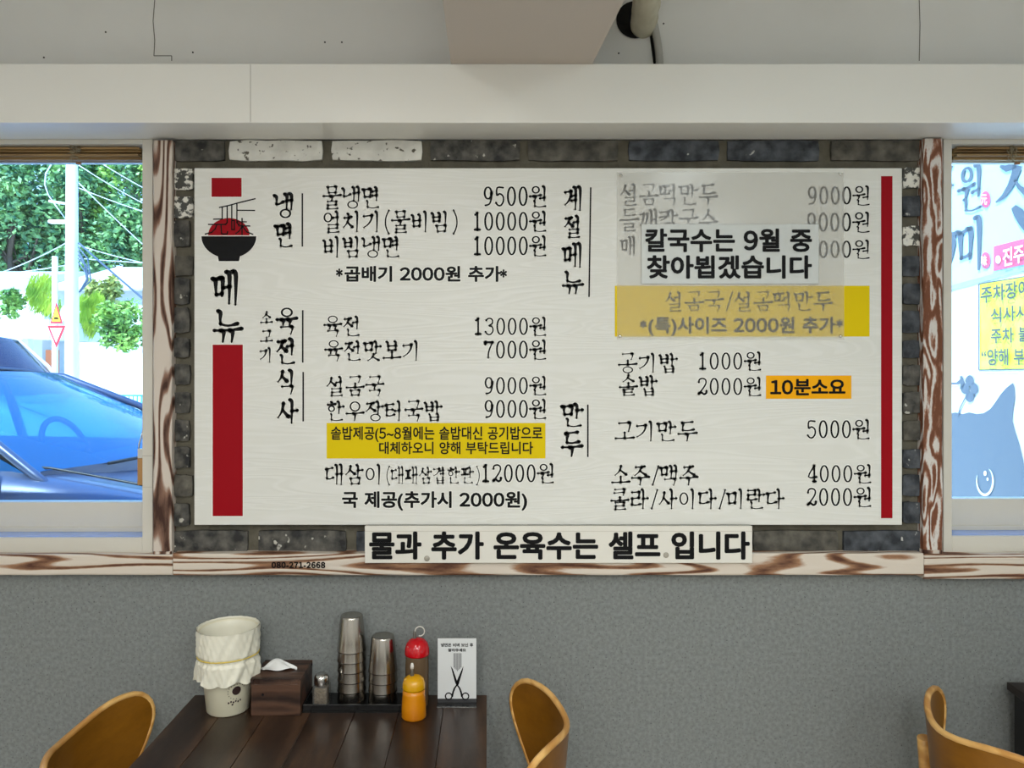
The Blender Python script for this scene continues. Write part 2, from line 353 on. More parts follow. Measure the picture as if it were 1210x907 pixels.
# brick panel
bm = M().box((at(200,0)[0], .006, Zled0+.02), (at(1094,0)[0], .02, Zs)).build('mortar_bed', m_mortar, WB)
def brick(px0, px1, py0, py1, mt, proud=0.0):
    x0, _, z1 = at(px0, py0, -.004); x1, _, z0 = at(px1, py1, -.004); nu, nv = 5, 2
    vs = []; fs = []; yf = -.004-proud
    for j in range(nv+1):
        for i in range(nu+1):
            ed = (i in (0, nu)) or (j in (0, nv))
            cx = (i in (0, nu)) and (j in (0, nv)); jt = R.uniform(-.0018, .0018)
            x = x0+(x1-x0)*i/nu+(R.uniform(-.0012,.0012)); z = z0+(z1-z0)*j/nv+R.uniform(-.0013, .0013)
            if cx: x += .002*(1 if i == 0 else -1); z += .002*(1 if j == 0 else -1)
            vs.append((x, yf+(.003 if ed else 0)+jt*.8, z))
    def id(i, j): return j*(nu+1)+i
    for j in range(nv):
        for i in range(nu): fs.append((id(i,j), id(i+1,j), id(i+1,j+1), id(i,j+1)))
    ring = [id(i,0) for i in range(nu+1)]+[id(nu,j) for j in range(1,nv+1)]+[id(i,nv) for i in range(nu-1,-1,-1)]+[id(0,j) for j in range(nv-1,0,-1)]
    b = len(vs)
    for r_ in ring: vs.append((vs[r_][0], .012, vs[r_][2]))
    n = len(ring)
    for i in range(n): fs.append((ring[(i+1) % n], ring[i], b+i, b+(i+1) % n))
    m = M(); m.add(vs, fs)
    m.build('brick', mt, WB)
for a, b, k in ((202,265,0),(270,381,'w'),(392,499,'w'),(508,615,0),(624,731,2),(743,850,1),(860,969,1),(982,1090,2)):
    brick(a, b, 165.5, 189.5, m_brickw if k == 'w' else m_brick[k], R.uniform(0, .003))
for a, b, k in ((199,224,'m'),(232,257,'m'),(260,291,0),(302,325,2),(328,359,0),(363,393,'n'),(399,422,0),(430,454,'n'),(463,488,0),(496,521,'n'),(528,553,0),(561,586,2),(595,621,0)):
    brick(203, 224 if k in (0,'n') else 228, a, b, m_brickm if k == 'm' else m_brick[0 if k == 'n' else k], R.uniform(0, .004))
for a, b, k in ((198,222,'m'),(231,255,1),(267,290,'m'),(302,326,1),(335,359,1),(367,393,1),(402,423,1),(431,455,0),(463,488,0),(497,520,2),(531,553,1),(561,586,1),(593,618,1)):
    brick(1067, 1090.5, a, b, m_brickm if k == 'm' else m_brick[k], R.uniform(0, .004))
for a, b, k in ((203,293,0),(305,409,0),(421,525,1),(537,640,0),(652,756,1),(768,880,0),(891,991,2),(997,1091,1)):
    brick(a, b, 627, 654, m_brick[k], R.uniform(.001, .005))

# wooden surround boards
def board_piece(name, px0, px1, py0, py1, mt, Yf=-.022, axis=2, wob=.0012, back=.02, lab=None):
    x0, _, z1 = at(px0, py0, Yf); x1, _, z0 = at(px1, py1, Yf); n = 26; vs = []; m = M()
    ring = []
    for i in range(n+1):
        f = i/n; w0 = R.uniform(-wob, wob); w1 = R.uniform(-wob, wob); dy = R.uniform(0, .001)
        if axis == 2: a = (x0+w0*.4, z0+(z1-z0)*f); b = (x1+w1, z0+(z1-z0)*f)
        else: a = (x0+(x1-x0)*f, z0+w0*.5); b = (x0+(x1-x0)*f, z1+w1*.6)
        ring.append((a, b, dy))
    for (a, b, dy) in ring:
        ex = (b[0]-a[0])*.07; ez = (b[1]-a[1])*.07
        if axis == 2: pr = [(a[0],back,a[1]),(a[0],Yf+.003,a[1]),(a[0]+ex,Yf+dy,a[1]),(b[0]-ex,Yf+dy,b[1]),(b[0],Yf+.003,b[1]),(b[0],back,b[1])]
        else: pr = [(a[0],back,a[1]),(a[0],Yf+.003,a[1]),(a[0],Yf+dy,a[1]+ez),(b[0],Yf+dy,b[1]-ez),(b[0],Yf+.003,b[1]),(b[0],back,b[1])]
        vs += pr
    fs = []
    for i in range(n):
        for j in range(5):
            q = (i*6+j, i*6+j+1, (i+1)*6+j+1, (i+1)*6+j); fs.append(q if axis == 0 else q)
    fs.append([0,1,2,3,4,5]); fs.append([n*6+j for j in range(6)][::-1])
    o = m.add(vs, fs, 0, False).build(name, mt, kind='structure')
    bm_ = bmesh.new(); bm_.from_mesh(o.data); bmesh.ops.recalc_face_normals(bm_, faces=bm_.faces[:]); bm_.to_mesh(o.data); bm_.free()
    if lab: o['label'] = lab
    return o
board_piece('trim_2', 180.5, 202.5, 165.5, 652.5, m_trim_v, lab='whitewashed rough wooden upright left of the menu')
board_piece('trim_3', 1092, 1114.5, 163.5, 650.5, m_trim_r, lab='scuffed brown and white wooden upright right of the menu')
# bottom rails (the left one carries on past the frame)
Yr = -.034
board_piece('trim_4', -640, 203.5, 655.5, 679.5, m_trim_h, Yr, 0, lab='whitewashed wooden rail under the left window')
tr5 = board_piece('trim_5', 204.2, 1091.5, 654, 679.5, m_trim_h, Yr, 0, lab='long whitewashed wooden rail under the brick panel')
board_piece('trim_6', 1092.2, 1800, 655, 684, m_trim_h, Yr, 0, lab='whitewashed wooden rail under the right window')
board_piece('trim_7', 181, 202, 651.5, 656.5, m_trim_v, -.026, 0, .0004)
board_piece('trim_8', 1092.5, 1114, 650, 655.5, m_trim_v, -.026, 0, .0004)

# ---------------------------------------------------------------- writing
CHO = 'ㄱㄲㄴㄷㄸㄹㅁㅂㅃㅅㅆㅇㅈㅉㅊㅋㅌㅍㅎ'; JUN = 'ㅏㅐㅑㅒㅓㅔㅕㅖㅗㅘㅙㅚㅛㅜㅝㅞㅟㅠㅡㅢㅣ'
JON = [''] + list('ㄱㄲㄳㄴㄵㄶㄷㄹㄺㄻㄼㄽㄾㄿㅀㅁㅂㅄㅅㅆㅇㅈㅊㅋㅌㅍㅎ')
def circ(cx, cy, rx_, ry_, n=18, s=0): return [(cx+rx_*math.cos(PI/2+2*PI*i/n+s), cy+ry_*math.sin(PI/2+2*PI*i/n+s)) for i in range(n+1)]
def cons(c, pos):         # pos L (left of a vertical vowel), T (on top), B (final)
    if c == 'ㄱ':
        if pos == 'L': return [('h', [(.05,.86),(.5,.9),(.9,.94)]), ('d', [(.9,.95),(.82,.6),(.5,.25),(.05,.02)])]
        return [('h', [(.05,.84),(.5,.88),(.92,.92)]), ('v', [(.9,.93),(.88,.5),(.78,0)])]
    if c == 'ㄴ':
        if pos == 'L': return [('v', [(.12,.98),(.16,.6),(.12,.2)]), ('h', [(.12,.2),(.45,.2),(1.0,.42)])]
        return [('v', [(.12,1),(.1,.5),(.12,.2)]), ('h', [(.1,.2),(.5,.08),(1,.22)])]
    if c == 'ㄷ': return [('h', [(.1,.9),(.5,.93),(.9,.98)]), ('v', [(.18,.88),(.14,.5),(.14,.18)]), ('h', [(.12,.16),(.5,.12),(1,.24)])]
    if c == 'ㄹ': return [('h', [(.1,.98),(.5,1.0),(.86,1.03)]), ('c', [(.86,1.0),(.82,.56)]), ('h', [(.15,.5),(.5,.53),(.84,.55)]), ('c', [(.16,.5),(.13,.04)]), ('h', [(.12,.02),(.5,-.01),(.98,.08)])]
    if c == 'ㅁ': return [('v', [(.14,.9),(.17,.5),(.22,.1)]), ('h', [(.16,.84),(.5,.9),(.85,.93)]), ('v', [(.85,.94),(.84,.5),(.78,.05)]), ('h', [(.22,.14),(.5,.15),(.8,.18)])]
    if c == 'ㅂ': return [('v', [(.16,.96),(.18,.5),(.22,.08)]), ('v', [(.82,1),(.82,.5),(.79,.05)]), ('h', [(.2,.52),(.5,.54),(.82,.56)]), ('h', [(.22,.13),(.5,.13),(.8,.16)])]
    if c == 'ㅅ':
        return [('d', [(.52,1),(.46,.7),(.3,.35),(.02,.04)]), ('e', [(.44,.6),(.65,.38),(.95,.12)])]
    if c == 'ㅇ': return [('o', circ(.5,.5,.38,.44))]
    if c == 'ㅈ': return [('h', [(.1,.84),(.5,.88),(.86,.94)]), ('d', [(.6,.86),(.48,.6),(.3,.3),(.02,.02)]), ('e', [(.46,.5),(.65,.3),(.95,.08)])]
    if c == 'ㅊ': return [('c', [(.42,1.08),(.56,.97)]), ('h', [(.1,.74),(.5,.78),(.88,.84)]), ('d', [(.6,.76),(.48,.54),(.3,.27),(.02,.02)]), ('e', [(.46,.45),(.65,.26),(.95,.06)])]
    if c == 'ㅋ': return cons('ㄱ', pos)+[('h', [(-.02,.34),(.45,.42),(.84,.48)])]
    if c == 'ㅌ': return [('h', [(.1,.94),(.5,.97),(.9,1)]), ('h', [(.15,.54),(.5,.56),(.82,.58)]), ('v', [(.16,.9),(.14,.5),(.14,.14)]), ('h', [(.12,.12),(.5,.08),(1,.2)])]
    if c == 'ㅍ': return [('h', [(.05,.9),(.5,.93),(.95,.97)]), ('c', [(.34,.88),(.38,.2)]), ('c', [(.68,.9),(.64,.2)]), ('h', [(.02,.14),(.5,.14),(1,.22)])]
    if c == 'ㅎ': return [('c', [(.42,1.06),(.58,.96)]), ('h', [(.08,.74),(.5,.78),(.92,.82)]), ('o', circ(.5,.32,.28,.28))]
    if c in 'ㄲㄸㅃㅆㅉ':
        b = {'ㄲ':'ㄱ','ㄸ':'ㄷ','ㅃ':'ㅂ','ㅆ':'ㅅ','ㅉ':'ㅈ'}[c]; o = []
        for dx in (0, .5): o += [(k, [(dx+x*.5, y) for x, y in p]) for k, p in cons(b, pos)]
        return o
def syl(ch):
    i = ord(ch)-0xAC00; c, v, f = CHO[i//588], JUN[(i % 588)//28], JON[i % 28]; S = []
    def fin(f): return [('f'+k, p) for k, p in cons(f, 'B')]
    def put(strokes, x0, y0, x1, y1):
        for k, p in strokes: S.append((k, [(x0+a*(x1-x0), y0+b*(y1-y0)) for a, b in p]))
    if v in 'ㅏㅐㅑㅓㅔㅕㅖㅣ':
        yb, yt = (.36, 1.0) if f else (0.0, 1.0); ym = (yb+yt)/2+(.03 if f else .02)
        dbl = v in 'ㅐㅔㅖ'
        xe = .44 if dbl else .56
        if v in 'ㅓㅕㅔㅖ' : xe -= .03
        put(cons(c, 'L'), 0, .47 if f else .2, xe, .95 if f else .86)
        if dbl: s1, s2 = .62, .88
        else: s1 = .78 if v != 'ㅏ' and v != 'ㅑ' else .7
        if v in 'ㅏㅑㅐ':
            S.append(('v', [(s1, yt), (s1+.01, ym), (s1-.01, yb)]))
            if v == 'ㅐ': S.append(('h', [(s1, ym), (s2, ym+.03)]))
            else: S.append(('h', [(s1, ym), (s1+.28, ym+.03)]))
            if v == 'ㅑ': S.append(('h', [(s1, ym-.16), (s1+.28, ym-.13)]))
        if v == 'ㅣ': S.append(('v', [(s1, yt), (s1+.01, ym), (s1-.01, yb)]))
        if v in 'ㅓㅔ': S.append(('v', [(s1, yt), (s1+.01, ym), (s1-.01, yb)])); S.append(('h', [(s1-.25, ym-.02), (s1, ym+.02)]))
        if v in 'ㅕㅖ':
            S.append(('v', [(s1, yt), (s1+.01, ym), (s1-.01, yb)])); S.append(('h', [(s1-.24, ym+.08), (s1, ym+.12)])); S.append(('h', [(s1-.24, ym-.12), (s1, ym-.08)]))
        if dbl: S.append(('v', [(s2, yt+.02), (s2+.01, ym), (s2-.01, yb-.03)]))
        if f: put(fin(f), .2, -.02, .9, .36)
    elif v in 'ㅗㅛㅜㅠㅡ':
        if f: put([('f'+k, p) for k, p in cons(c, 'T')], .17, .68, .83, 1.05); b0, b1 = .36, .62 if c in 'ㅋㅌㄹ' else .66
        else: put(cons(c, 'T'), .15, .48, .85, 1.0); b0, b1 = .0, .46
        if v in 'ㅗㅛ':
            y = b0+(.06 if f else .14); S.append(('h', [(0, y), (.5, y+.01), (1, y+.05)]))
            for x in ((.5,) if v == 'ㅗ' else (.36, .64)): S.append(('c', [(x, b1), (x, y)]))
        else:
            y = b1-.08 if v != 'ㅡ' else (b0+b1)/2; S.append(('h', [(0, y-.01), (.5, y), (1, y+.05)]))
            if v != 'ㅡ':
                for x in ((.5,) if v == 'ㅜ' else (.34, .66)): S.append(('v', [(x, y), (x, (y+b0)/2), (x-.03, b0)]))
        if f: put(fin(f), .16, -.03, .84, .32)
    else:
        # mixed vowels
        yb = .33 if f else 0
        put(cons(c, 'T'), .1, .66 if f else .55, .6, 1.0)
        y = .54 if f else .3
        S.append(('h', [(0, y-.02), (.35, y), (.66, y+.05)]))
        if v in 'ㅝㅟ': S.append(('v', [(.33, y), (.33, (y+yb)/2), (.28, yb)]))
        else: S.append(('c', [(.33, y+.16), (.33, y)]))
        S.append(('v', [(.84, 1), (.85, .7), (.83, yb-.02)]))
        if v == 'ㅝ': S.append(('h', [(.58, y-.12), (.84, y-.08)]))
        if v in 'ㅘ': S.append(('h', [(.84, .5), (1.05, .53)]))
        if f: put(fin(f), .22, 0, .92, .3)
    return S
DIG = {
 '0': [('o', circ(.5,.5,.36,.5,22))],
 '1': [('v1', [(.52,1),(.52,.5),(.52,0)]), ('t', [(.52,.98),(.28,.86)]), ('t', [(.22,.02),(.82,.02)])],
 '2': [('t', [(.14,.74),(.2,.93),(.5,1.0),(.8,.92),(.84,.7),(.6,.42),(.14,.05)]), ('c', [(.14,.05),(.4,.12),(.65,.02),(.88,.1),(.9,.24)])],
 '3': [('t', [(.16,.86),(.42,1),(.78,.93),(.8,.68),(.44,.54),(.8,.46),(.86,.2),(.6,.0),(.28,.02),(.1,.18)])],
 '4': [('t', [(.66,1),(.1,.3),(.95,.3)]), ('v1', [(.68,1),(.68,.5),(.68,0)]), ('t', [(.5,.02),(.88,.02)])],
 '5': [('t', [(.84,.97),(.24,.97),(.2,.55),(.5,.64),(.82,.5),(.85,.22),(.6,.0),(.3,.01),(.1,.16)])],
 '6': [('t', [(.8,.93),(.5,1),(.2,.75),(.12,.35),(.3,.02),(.65,.0),(.87,.25),(.75,.5),(.4,.55),(.15,.35)])],
 '7': [('c', [(.12,.8),(.14,.95)]), ('c', [(.12,.93),(.88,.95)]), ('t', [(.87,.94),(.6,.6),(.45,.3),(.42,0)])],
 '8': [('o', circ(.5,.76,.28,.24)), ('o', circ(.5,.26,.36,.27))],
 '9': [('o', circ(.48,.68,.34,.32)), ('t', [(.83,.72),(.82,.4),(.62,.08),(.2,.0)])],
 '(': [('t', [(.75,1.08),(.4,.75),(.32,.4),(.5,.1),(.75,-.1)])], ')': [('t', [(.25,1.08),(.6,.75),(.68,.4),(.5,.1),(.25,-.1)])],
 '/': [('t', [(.85,1.0),(.15,0)])], ' ': []}
def stroke_mesh(m, kind, pts, w, mapf, mi, grow):
    # resample
    if kind[0] == 'f' and len(kind) == 2: kind = kind[1]; w *= .68 if kind in 'hvc' else .85
    P = [Vector(p).to_2d() if not isinstance(p, Vector) else p for p in pts]
    if kind == 'v': P = [P[0]+Vector((-.07, -.005))*(w/.085)] + [P[0]+Vector((0, -.045))*(w/.085)] + P[1:]
    Q = []
    n = len(P)
    for i in range(n-1):
        a = P[max(i-1,0)]; b = P[i]; c = P[i+1]; d = P[min(i+2, n-1)]
        sub = 3 if kind != 'o' else 1
        for k in range(sub):
            t_ = k/sub
            Q.append(.5*((2*b)+(c-a)*t_+(2*a-5*b+4*c-d)*t_*t_+(3*b-a-3*c+d)*t_**3))
    Q.append(P[-1]); n = len(Q)
    def wd(f):
        if kind == 'h': return w*(1.0 if f < .12 else (.72 if f < .75 else 1.12))
        if kind == 'v': return w*(1.15 if f < .2 else (1.25 if f < .4 else 1.25-.75*(f-.4)/.6))
        if kind == 'v1': return w*.9
        if kind == 'd': return w*(1.3-.9*f)
        if kind == 'e': return w*(.7+.75*f)
        if kind == 'o': return w*.72
        if kind == 't': return w*.72
        if kind == 'c': return w*1.0
        return w
    vs = []; fs = []
    for i in range(n):
        if kind == 'o': t_ = Q[(i+1) % (n-1)]-Q[(i-1) % (n-1)]
        else: t_ = Q[min(i+1,n-1)]-Q[max(i-1,0)]
        if t_.length < 1e-6: t_ = Vector((0,-1))
        t_.normalize(); nn = Vector((-t_.y, t_.x)); r = wd(i/(n-1))*.5+grow
        if kind == 'o': r *= (.85+.35*abs(nn.x)) if grow == 0 else 1
        vs += [Q[i]+nn*r, Q[i]-nn*r]
        if i: fs.append((2*i-2, 2*i-1, 2*i+1, 2*i))
    base = len(vs)
    if kind != 'o':
        for q, f in ((Q[0], 0), (Q[-1], 1)):
            r = wd(f)*.5+grow; b = len(vs)
            vs += [q+Vector((math.cos(PI*k/4), math.sin(PI*k/4)))*r for k in range(8)]; fs.append(tuple(range(b, b+8)))
    m.add([mapf(p.x, p.y) for p in vs], fs, mi)
LAYER = [0]
def brush_line(text, x0, x1, y0, y1, plane, parent, name='menu_line', w=.098, mats=None, halo=True, sp=None):
    """hand brushed lettering between pixel limits; plane(px,py,lift) gives the 3D point"""
    adv = [.60 if c.isdigit() else (.45 if c in '()/' else (.5 if c == ' ' else 1.0)) for c in text]
    hh = y1-y0
    nat = [.86 if a == 1 else a*.8 for a in adv]
    unit = (x1-x0)/(sum(adv)-.12) ; gw = min(unit*.9, hh*.98); dw = unit*.60*.86
    m = M(); mats = mats or [m_ink, m_white]
    for ps in ((1, 0) if halo else (0,)):
        cx = x0
        for c, a in zip(text, adv):
            if c.isdigit() or c in '()/': S = DIG[c]; sw = dw if c.isdigit() else unit*.42; asp = sw
            elif c == ' ': S = []; sw = 1
            else: S = syl(c); sw = gw if len(text) > 1 else (x1-x0)
            oy = 0.06 if c.isdigit() else 0
            ww = w*(1.15 if c.isdigit() else 1)
            def mf(u, v, cx=cx, sw=sw, oy=oy, c=c): return plane(cx+u*sw, y1-(oy*1.6+v*(1-(.14 if c.isdigit() else 0)))*hh, .0003 if ps else .0006)
            for k, p in S:
                # keep stroke thickness isotropic: work in px space
                pp = [(q[0]*sw, (oy*1.6+q[1]*(1-(.14 if c.isdigit() else 0)))*hh) for q in p]
                def pf(u, v, cx=cx): return plane(cx+u, y1-v, .0003 if ps else .0006)
                SC_ = hh
                stroke_mesh(m, k, [(a_/SC_, b_/SC_) for a_, b_ in pp], ww, (lambda u, v, cx=cx: plane(cx+u*SC_, y1-v*SC_, .0003 if ps else .0006)), 1 if ps else 0, (1.0/hh) if ps else 0)
            cx += unit*a
    return m.build(name, mats, parent)
_fc = {}
def glyph(c):
    """triangulated glyph of Blender's built-in font: verts, faces, advance"""
    if c in _fc: return _fc[c]
    cu = bpy.data.curves.new('tmp', 'FONT'); cu.body = c; cu.size = 1; cu.resolution_u = 3
    ob = bpy.data.objects.new('tmp', cu); COL.objects.link(ob); dg = bpy.context.evaluated_depsgraph_get()
    me = bpy.data.meshes.new_from_object(ob.evaluated_get(dg))
    V = [(v.co.x, v.co.y) for v in me.vertices]; Fc = [tuple(p.vertices) for p in me.polygons]
    bpy.data.objects.remove(ob); bpy.data.curves.remove(cu); bpy.data.meshes.remove(me)
    x0 = min((v[0] for v in V), default=0); x1 = max((v[0] for v in V), default=.3)
    _fc[c] = (V, Fc, x0, x1); return _fc[c]
def gothic_line(text, x0, x1, y0, y1, plane, parent, name='menu_line', bold=.035, mats=None, halo=True, han=.92, tr=.06):
    """bold sans lettering: the glyphs, thickened, between pixel limits"""
    segs = []; cx = 0; allx = []; lo, hi = 9, -9
    for c in text:
        if c == ' ': cx += .33; continue
        V, Fc, a, b = glyph(c)
        if c.isdigit(): V, Fc, a, b = glyph(chr(ord(c)-48+0xFF10))
        if '가' <= c <= '힣': off = cx; adv = han; lo = min(lo, min(v[1] for v in V)); hi = max(hi, max(v[1] for v in V))
        else: off = cx-a+.03; adv = (b-a)+.03+tr
        segs.append((V, Fc, off)); allx += [off+a, off+b]; cx += adv
    if lo > hi: lo, hi = min(v[1] for s in segs for v in s[0]), max(v[1] for s in segs for v in s[0])
    X0, X1 = min(allx)-bold, max(allx)+bold; lo -= bold; hi += bold
    sx_, sy_ = (x1-x0)/(X1-X0), (y1-y0)/(hi-lo); m = M(); mats = mats or [m_ink, m_white]
    for ps in ((1, 0) if halo else (0,)):
        rr = bold + ((1.0/sy_) if ps else 0); k = 8
        offs = [(0, 0)]+[(math.cos(2*PI*i/k+.39)*rr, math.sin(2*PI*i/k+.39)*rr) for i in range(k)]
        for V, Fc, off in segs:
            for j, (ox, oy) in enumerate(offs):
                m.add([plane(x0+(off+x+ox-X0)*sx_, y1-(y+oy-lo)*sy_, (.0003 if ps else .0006)+j*1e-6) for x, y in V], Fc, 1 if ps else 0)
    return m.build(name, mats, parent)
def rect(m, px0, px1, py0, py1, plane, lift=.0002, mi=0):
    return m.add([plane(px0, py1, lift), plane(px1, py1, lift), plane(px1, py0, lift), plane(px0, py0, lift)], [(0,1,2,3)], mi)

# menu board ------------------------------------------------------
YB = -.026
bp0, bp1 = at(229.5, 620, YB), at(1066, 198.5, YB)
MB = empty('menu_board', (0, 0, 0), label='wide white menu board in the middle of the brick panel', cat='menu board')
bev(M().box((bp0[0], YB, bp0[2]), (bp1[0], -.009, bp1[2])).build('panel', m_board, MB), .0015)
def PB(x, y, l): p = at(x, y, YB); return (p[0], YB-l, p[2])
m = M(); rect(m, 249, 286.5, 209, 233.5, PB, .0001); m.build('red_block_border', m_white, MB)
m = M(); rect(m, 250, 285.5, 210, 232.5, PB, .0003); m.build('red_block', m_red, MB)
m = M(); rect(m, 250, 288, 406, 610.5, PB, .0001); m.build('red_bar_border', m_white, MB)
m = M(); rect(m, 251.3, 287, 407, 609.5, PB, .0003); m.build('red_bar', m_red, MB, label='tall red bar at the left of the board')
m = M(); rect(m, 1041, 1054.5, 208, 612, PB, .0003); m.build('red_bar', m_red, MB, label='narrow red bar down the right edge of the board')
m = M(); rect(m, 386, 644.5, 499.5, 541.5, PB, .0002); m.build('yellow_band', m_yel, MB)
m = M(); rect(m, 726.5, 1027.5, 337.5, 397.5, PB, .0002); m.build('yellow_band', m_yel, MB)
m = M(); rect(m, 905, 1006, 443.5, 471, PB, .0002); m.build('orange_sticker', m_ora, MB)
# bowl emblem
em = M(); cx, cy = 270.5, 0
bowl = []
for i in range(25):
    a = PI+PI*i/24; bowl.append((270.5+32.5*math.cos(a), 279-27.5*math.sin(a)*-1*-1))
def poly(m, pts, lift, mi=0): m.add([PB(x, y, lift) for x, y in pts], [list(range(len(pts)))[::-1]], mi)
def bowl_pts(g):
    P = [(270.5+(32.5+g)*math.cos(PI*i/24), 279-g+(26+g)*math.sin(PI*i/24)) for i in range(25)]
    return P
poly(em, bowl_pts(1.3), .0002, 1); poly(em, [(257-1,300),(284+1,300),(283+1.2,309.5),(258-1.2,309.5)], .0002, 1)
poly(em, bowl_pts(0), .0004, 0); poly(em, [(257,301),(284,301),(282.5,308.5),(258.5,308.5)], .00042, 0)
bo = em.build('bowl_print', [m_ink, m_white], MB)
dm = M(); poly(dm, [(270.5+24.5*math.cos(PI*i/20), 278-20.5*math.sin(PI*i/20)) for i in range(21)], .0003)
dm.build('noodle_dome_print', m_red, MB)
ln = M()
def line(pts, w=1.6, lift=.0006, mm=None):
    mm = mm or ln
    for (a, b), (c, d) in zip(pts, pts[1:]):
        q = math.hypot(c-a, d-b) or 1; nx, ny = -(d-b)/q*w/2, (c-a)/q*w/2; ex, ey = (c-a)/q*w*.4, (d-b)/q*w*.4
        mm.add([PB(a+nx-ex, b+ny-ey, lift), PB(a-nx-ex, b-ny-ey, lift), PB(c-nx+ex, d-ny+ey, lift), PB(c+nx+ex, d+ny+ey, lift)], [(0,1,2,3)])
z = lambda x, y: (220+x/8.245, 195+y/8.245)
for pts, ww in (([(325,413),(410,395),(500,370),(672,328)],1.5), ([(500,440),(668,442)],1.4), ([(352,410),(352,525),(268,527)],1.5),
            ([(400,400),(400,560),(385,578),(218,578)],1.5), ([(445,390),(445,628),(470,628),(470,540),(448,540)],1.5), ([(495,375),(495,560),(510,580),(520,575)],1.5),
            ([(545,520),(545,678)],1.6), ([(500,552),(588,553)],1.3), ([(512,592),(620,593)],1.5), ([(545,595),(520,640),(484,668)],1.3), ([(548,595),(590,650),(650,674)],1.5),
            ([(300,580),(285,620),(250,655),(186,672)],1.5), ([(340,580),(345,665),(360,672),(400,670),(404,648)],1.5)):
    line([z(*p) for p in pts], ww)
ln.build('noodle_line_print', m_ink, MB)
lb = M()
for x0, y0, x1, y1 in ((357.3,229,357.3,290.5),(357.8,367,357.8,427.5),(358.3,440,358.3,497),(698,222,696,350),(694.6,478.5,694.6,539)):
    lb = M(); line([(x0,y0),(x1,y1)], 1.8, .0005, lb); lb.build('divider_line', m_ink, MB)
BL = [('냉',325.5,347,229,257,.12),('면',326,347,264,292,.12),('메',253,282,321,359,.12),('뉴',253,286,367,404,.11),
 ('소',308,322,368,383,.11),('고',308,322,390,405,.11),('기',307,322,411,428,.11),('육',327,351,365,394,.12),('전',327,350,400,430,.12),
 ('식',328,349,437,465,.12),('사',328,352,472,500,.12),('계',667,688,221,248,.11),('절',667,687,255,280,.11),('메',666,688,288,315,.11),('뉴',665,689,321,347,.11),
 ('만',664,689,477,504,.12),('두',664,688,510,539,.12),
 ('물냉면',382,449,221,246,0),('9500원',571,646,220,245,0),('얼치기(물비빔)',382,541,250,274,0),('10000원',558,646,250,274,0),('비빔냉면',382,473,280,304,0),('10000원',558,646,279,303,0),
 ('육전',383,426,374,397,0),('13000원',559,646,375,397,0),('육전맛보기',384,496,403,426,0),('7000원',572,646,402,425,0),
 ('설곰국',386,453,445,467,0),('9000원',572,646,445,467,0),('한우장터국밥',386,522,474,497,0),('9000원',572,646,472,495,0),
 ('대삼이',385,452,549,572,0),('(대패삼겹한판)',455,567,552,571,.074),('12000원',568,655,548,571,0),
 ('설곰떡만두',733,847,218,242,0),('9000원',954,1028,220,243,0),('들깨칼국수',733,847,248,272,0),('9000원',953,1028,251,275,0),('매',734,751,280,301,.1),('000원',967,1028,284,306,0),
 ('설곰국/설곰떡만두',786,983,345,367,0),('공기밥',731,800,418,440,0),('1000원',824,900,416,438,0),('솥밥',732,776,444,467,0),('2000원',824,900,446,468,0),
 ('고기만두',727,823,498,521,0),('5000원',953,1028,496,519,0),('소주/맥주',723,824,550,573,0),('4000원',954,1030,549,571,0),('콜라/사이다/미란다',722,926,578,601,0),('2000원',953,1030,576,599,0)]
for t_, a, b, c, d, ww in BL: brush_line(t_, a, b, c, d, PB, MB, w=ww or .098, halo=not(a > 725 and c < 398))
for t_, a, b, c, d, bo_, hl in (('곱배기 2000원 추가',407,592,314,333,.036,1),('*',397,405,317,327,.03,0),('*',591,599,318,328,.03,0),('솥밥제공(5~8월에는 솥밥대신 공기밥으로',391,641,503.5,519.5,.022,0),('대체하오니 양해 부탁드립니다',448,630,521.5,536.5,.022,0),
  ('국 제공(추가시 2000원)',404,623,580,600,.036,1),('(특)사이즈 2000원 추가',766,987,374,394,.028,0),('*',756,764,378,388,.03,0),('*',988,996,377,387,.03,0),('10분소요',910,999,447.5,467,.034,0)):
    gothic_line(t_, a, b, c, d, PB, MB, bold=bo_, halo=bool(hl))

# notice sheet held in front of the menu's upper right
YN = -.0288
NS = empty('notice_sheet', label='milky clear plastic notice screwed over upper right of the menu', cat='notice')
def PN(x, y, l): p = at(x, y, YN); return (p[0], YN-l, p[2])
a, b = PN(729, 401, 0), PN(997.5, 203.5, 0)
m = M()
def shf(u, v):
    return (a[0]+(b[0]-a[0])*u, YN+.0006*math.sin(u*5+1)*math.sin(v*4)*(1 if 0 < u < 1 and 0 < v < 1 else 0), a[2]+(b[2]-a[2])*v)
m.grid(shf, 12, 9).build('plastic_sheet', m_film, NS)
m = M(); rect(m, 758, 967, 265, 335, PN, .0016); m.build('label_tape', m_label, NS)
def PN2(x, y, l): return PN(x, y, l+.002)
gothic_line('칼국수는 9월 중', 762, 959, 270, 298, PN2, NS, 'notice_line', bold=.034, halo=False)
gothic_line('찾아뵙겠습니다', 764, 959, 301.5, 329.5, PN2, NS, 'notice_line', bold=.034, halo=False)
for x, y in ((733.5,207.5),(993,205.5),(732.5,397),(993,397)):
    p = PN(x, y, .0)
    M().lathe([(0, .0032), (.002, .0030), (.0034, .002), (.004, 0), (.004, -.004)], (p[0], YN, p[2]), 16, ax=Matrix.Rotation(PI/2, 3, 'X')).build('screw', m_chrome, NS)

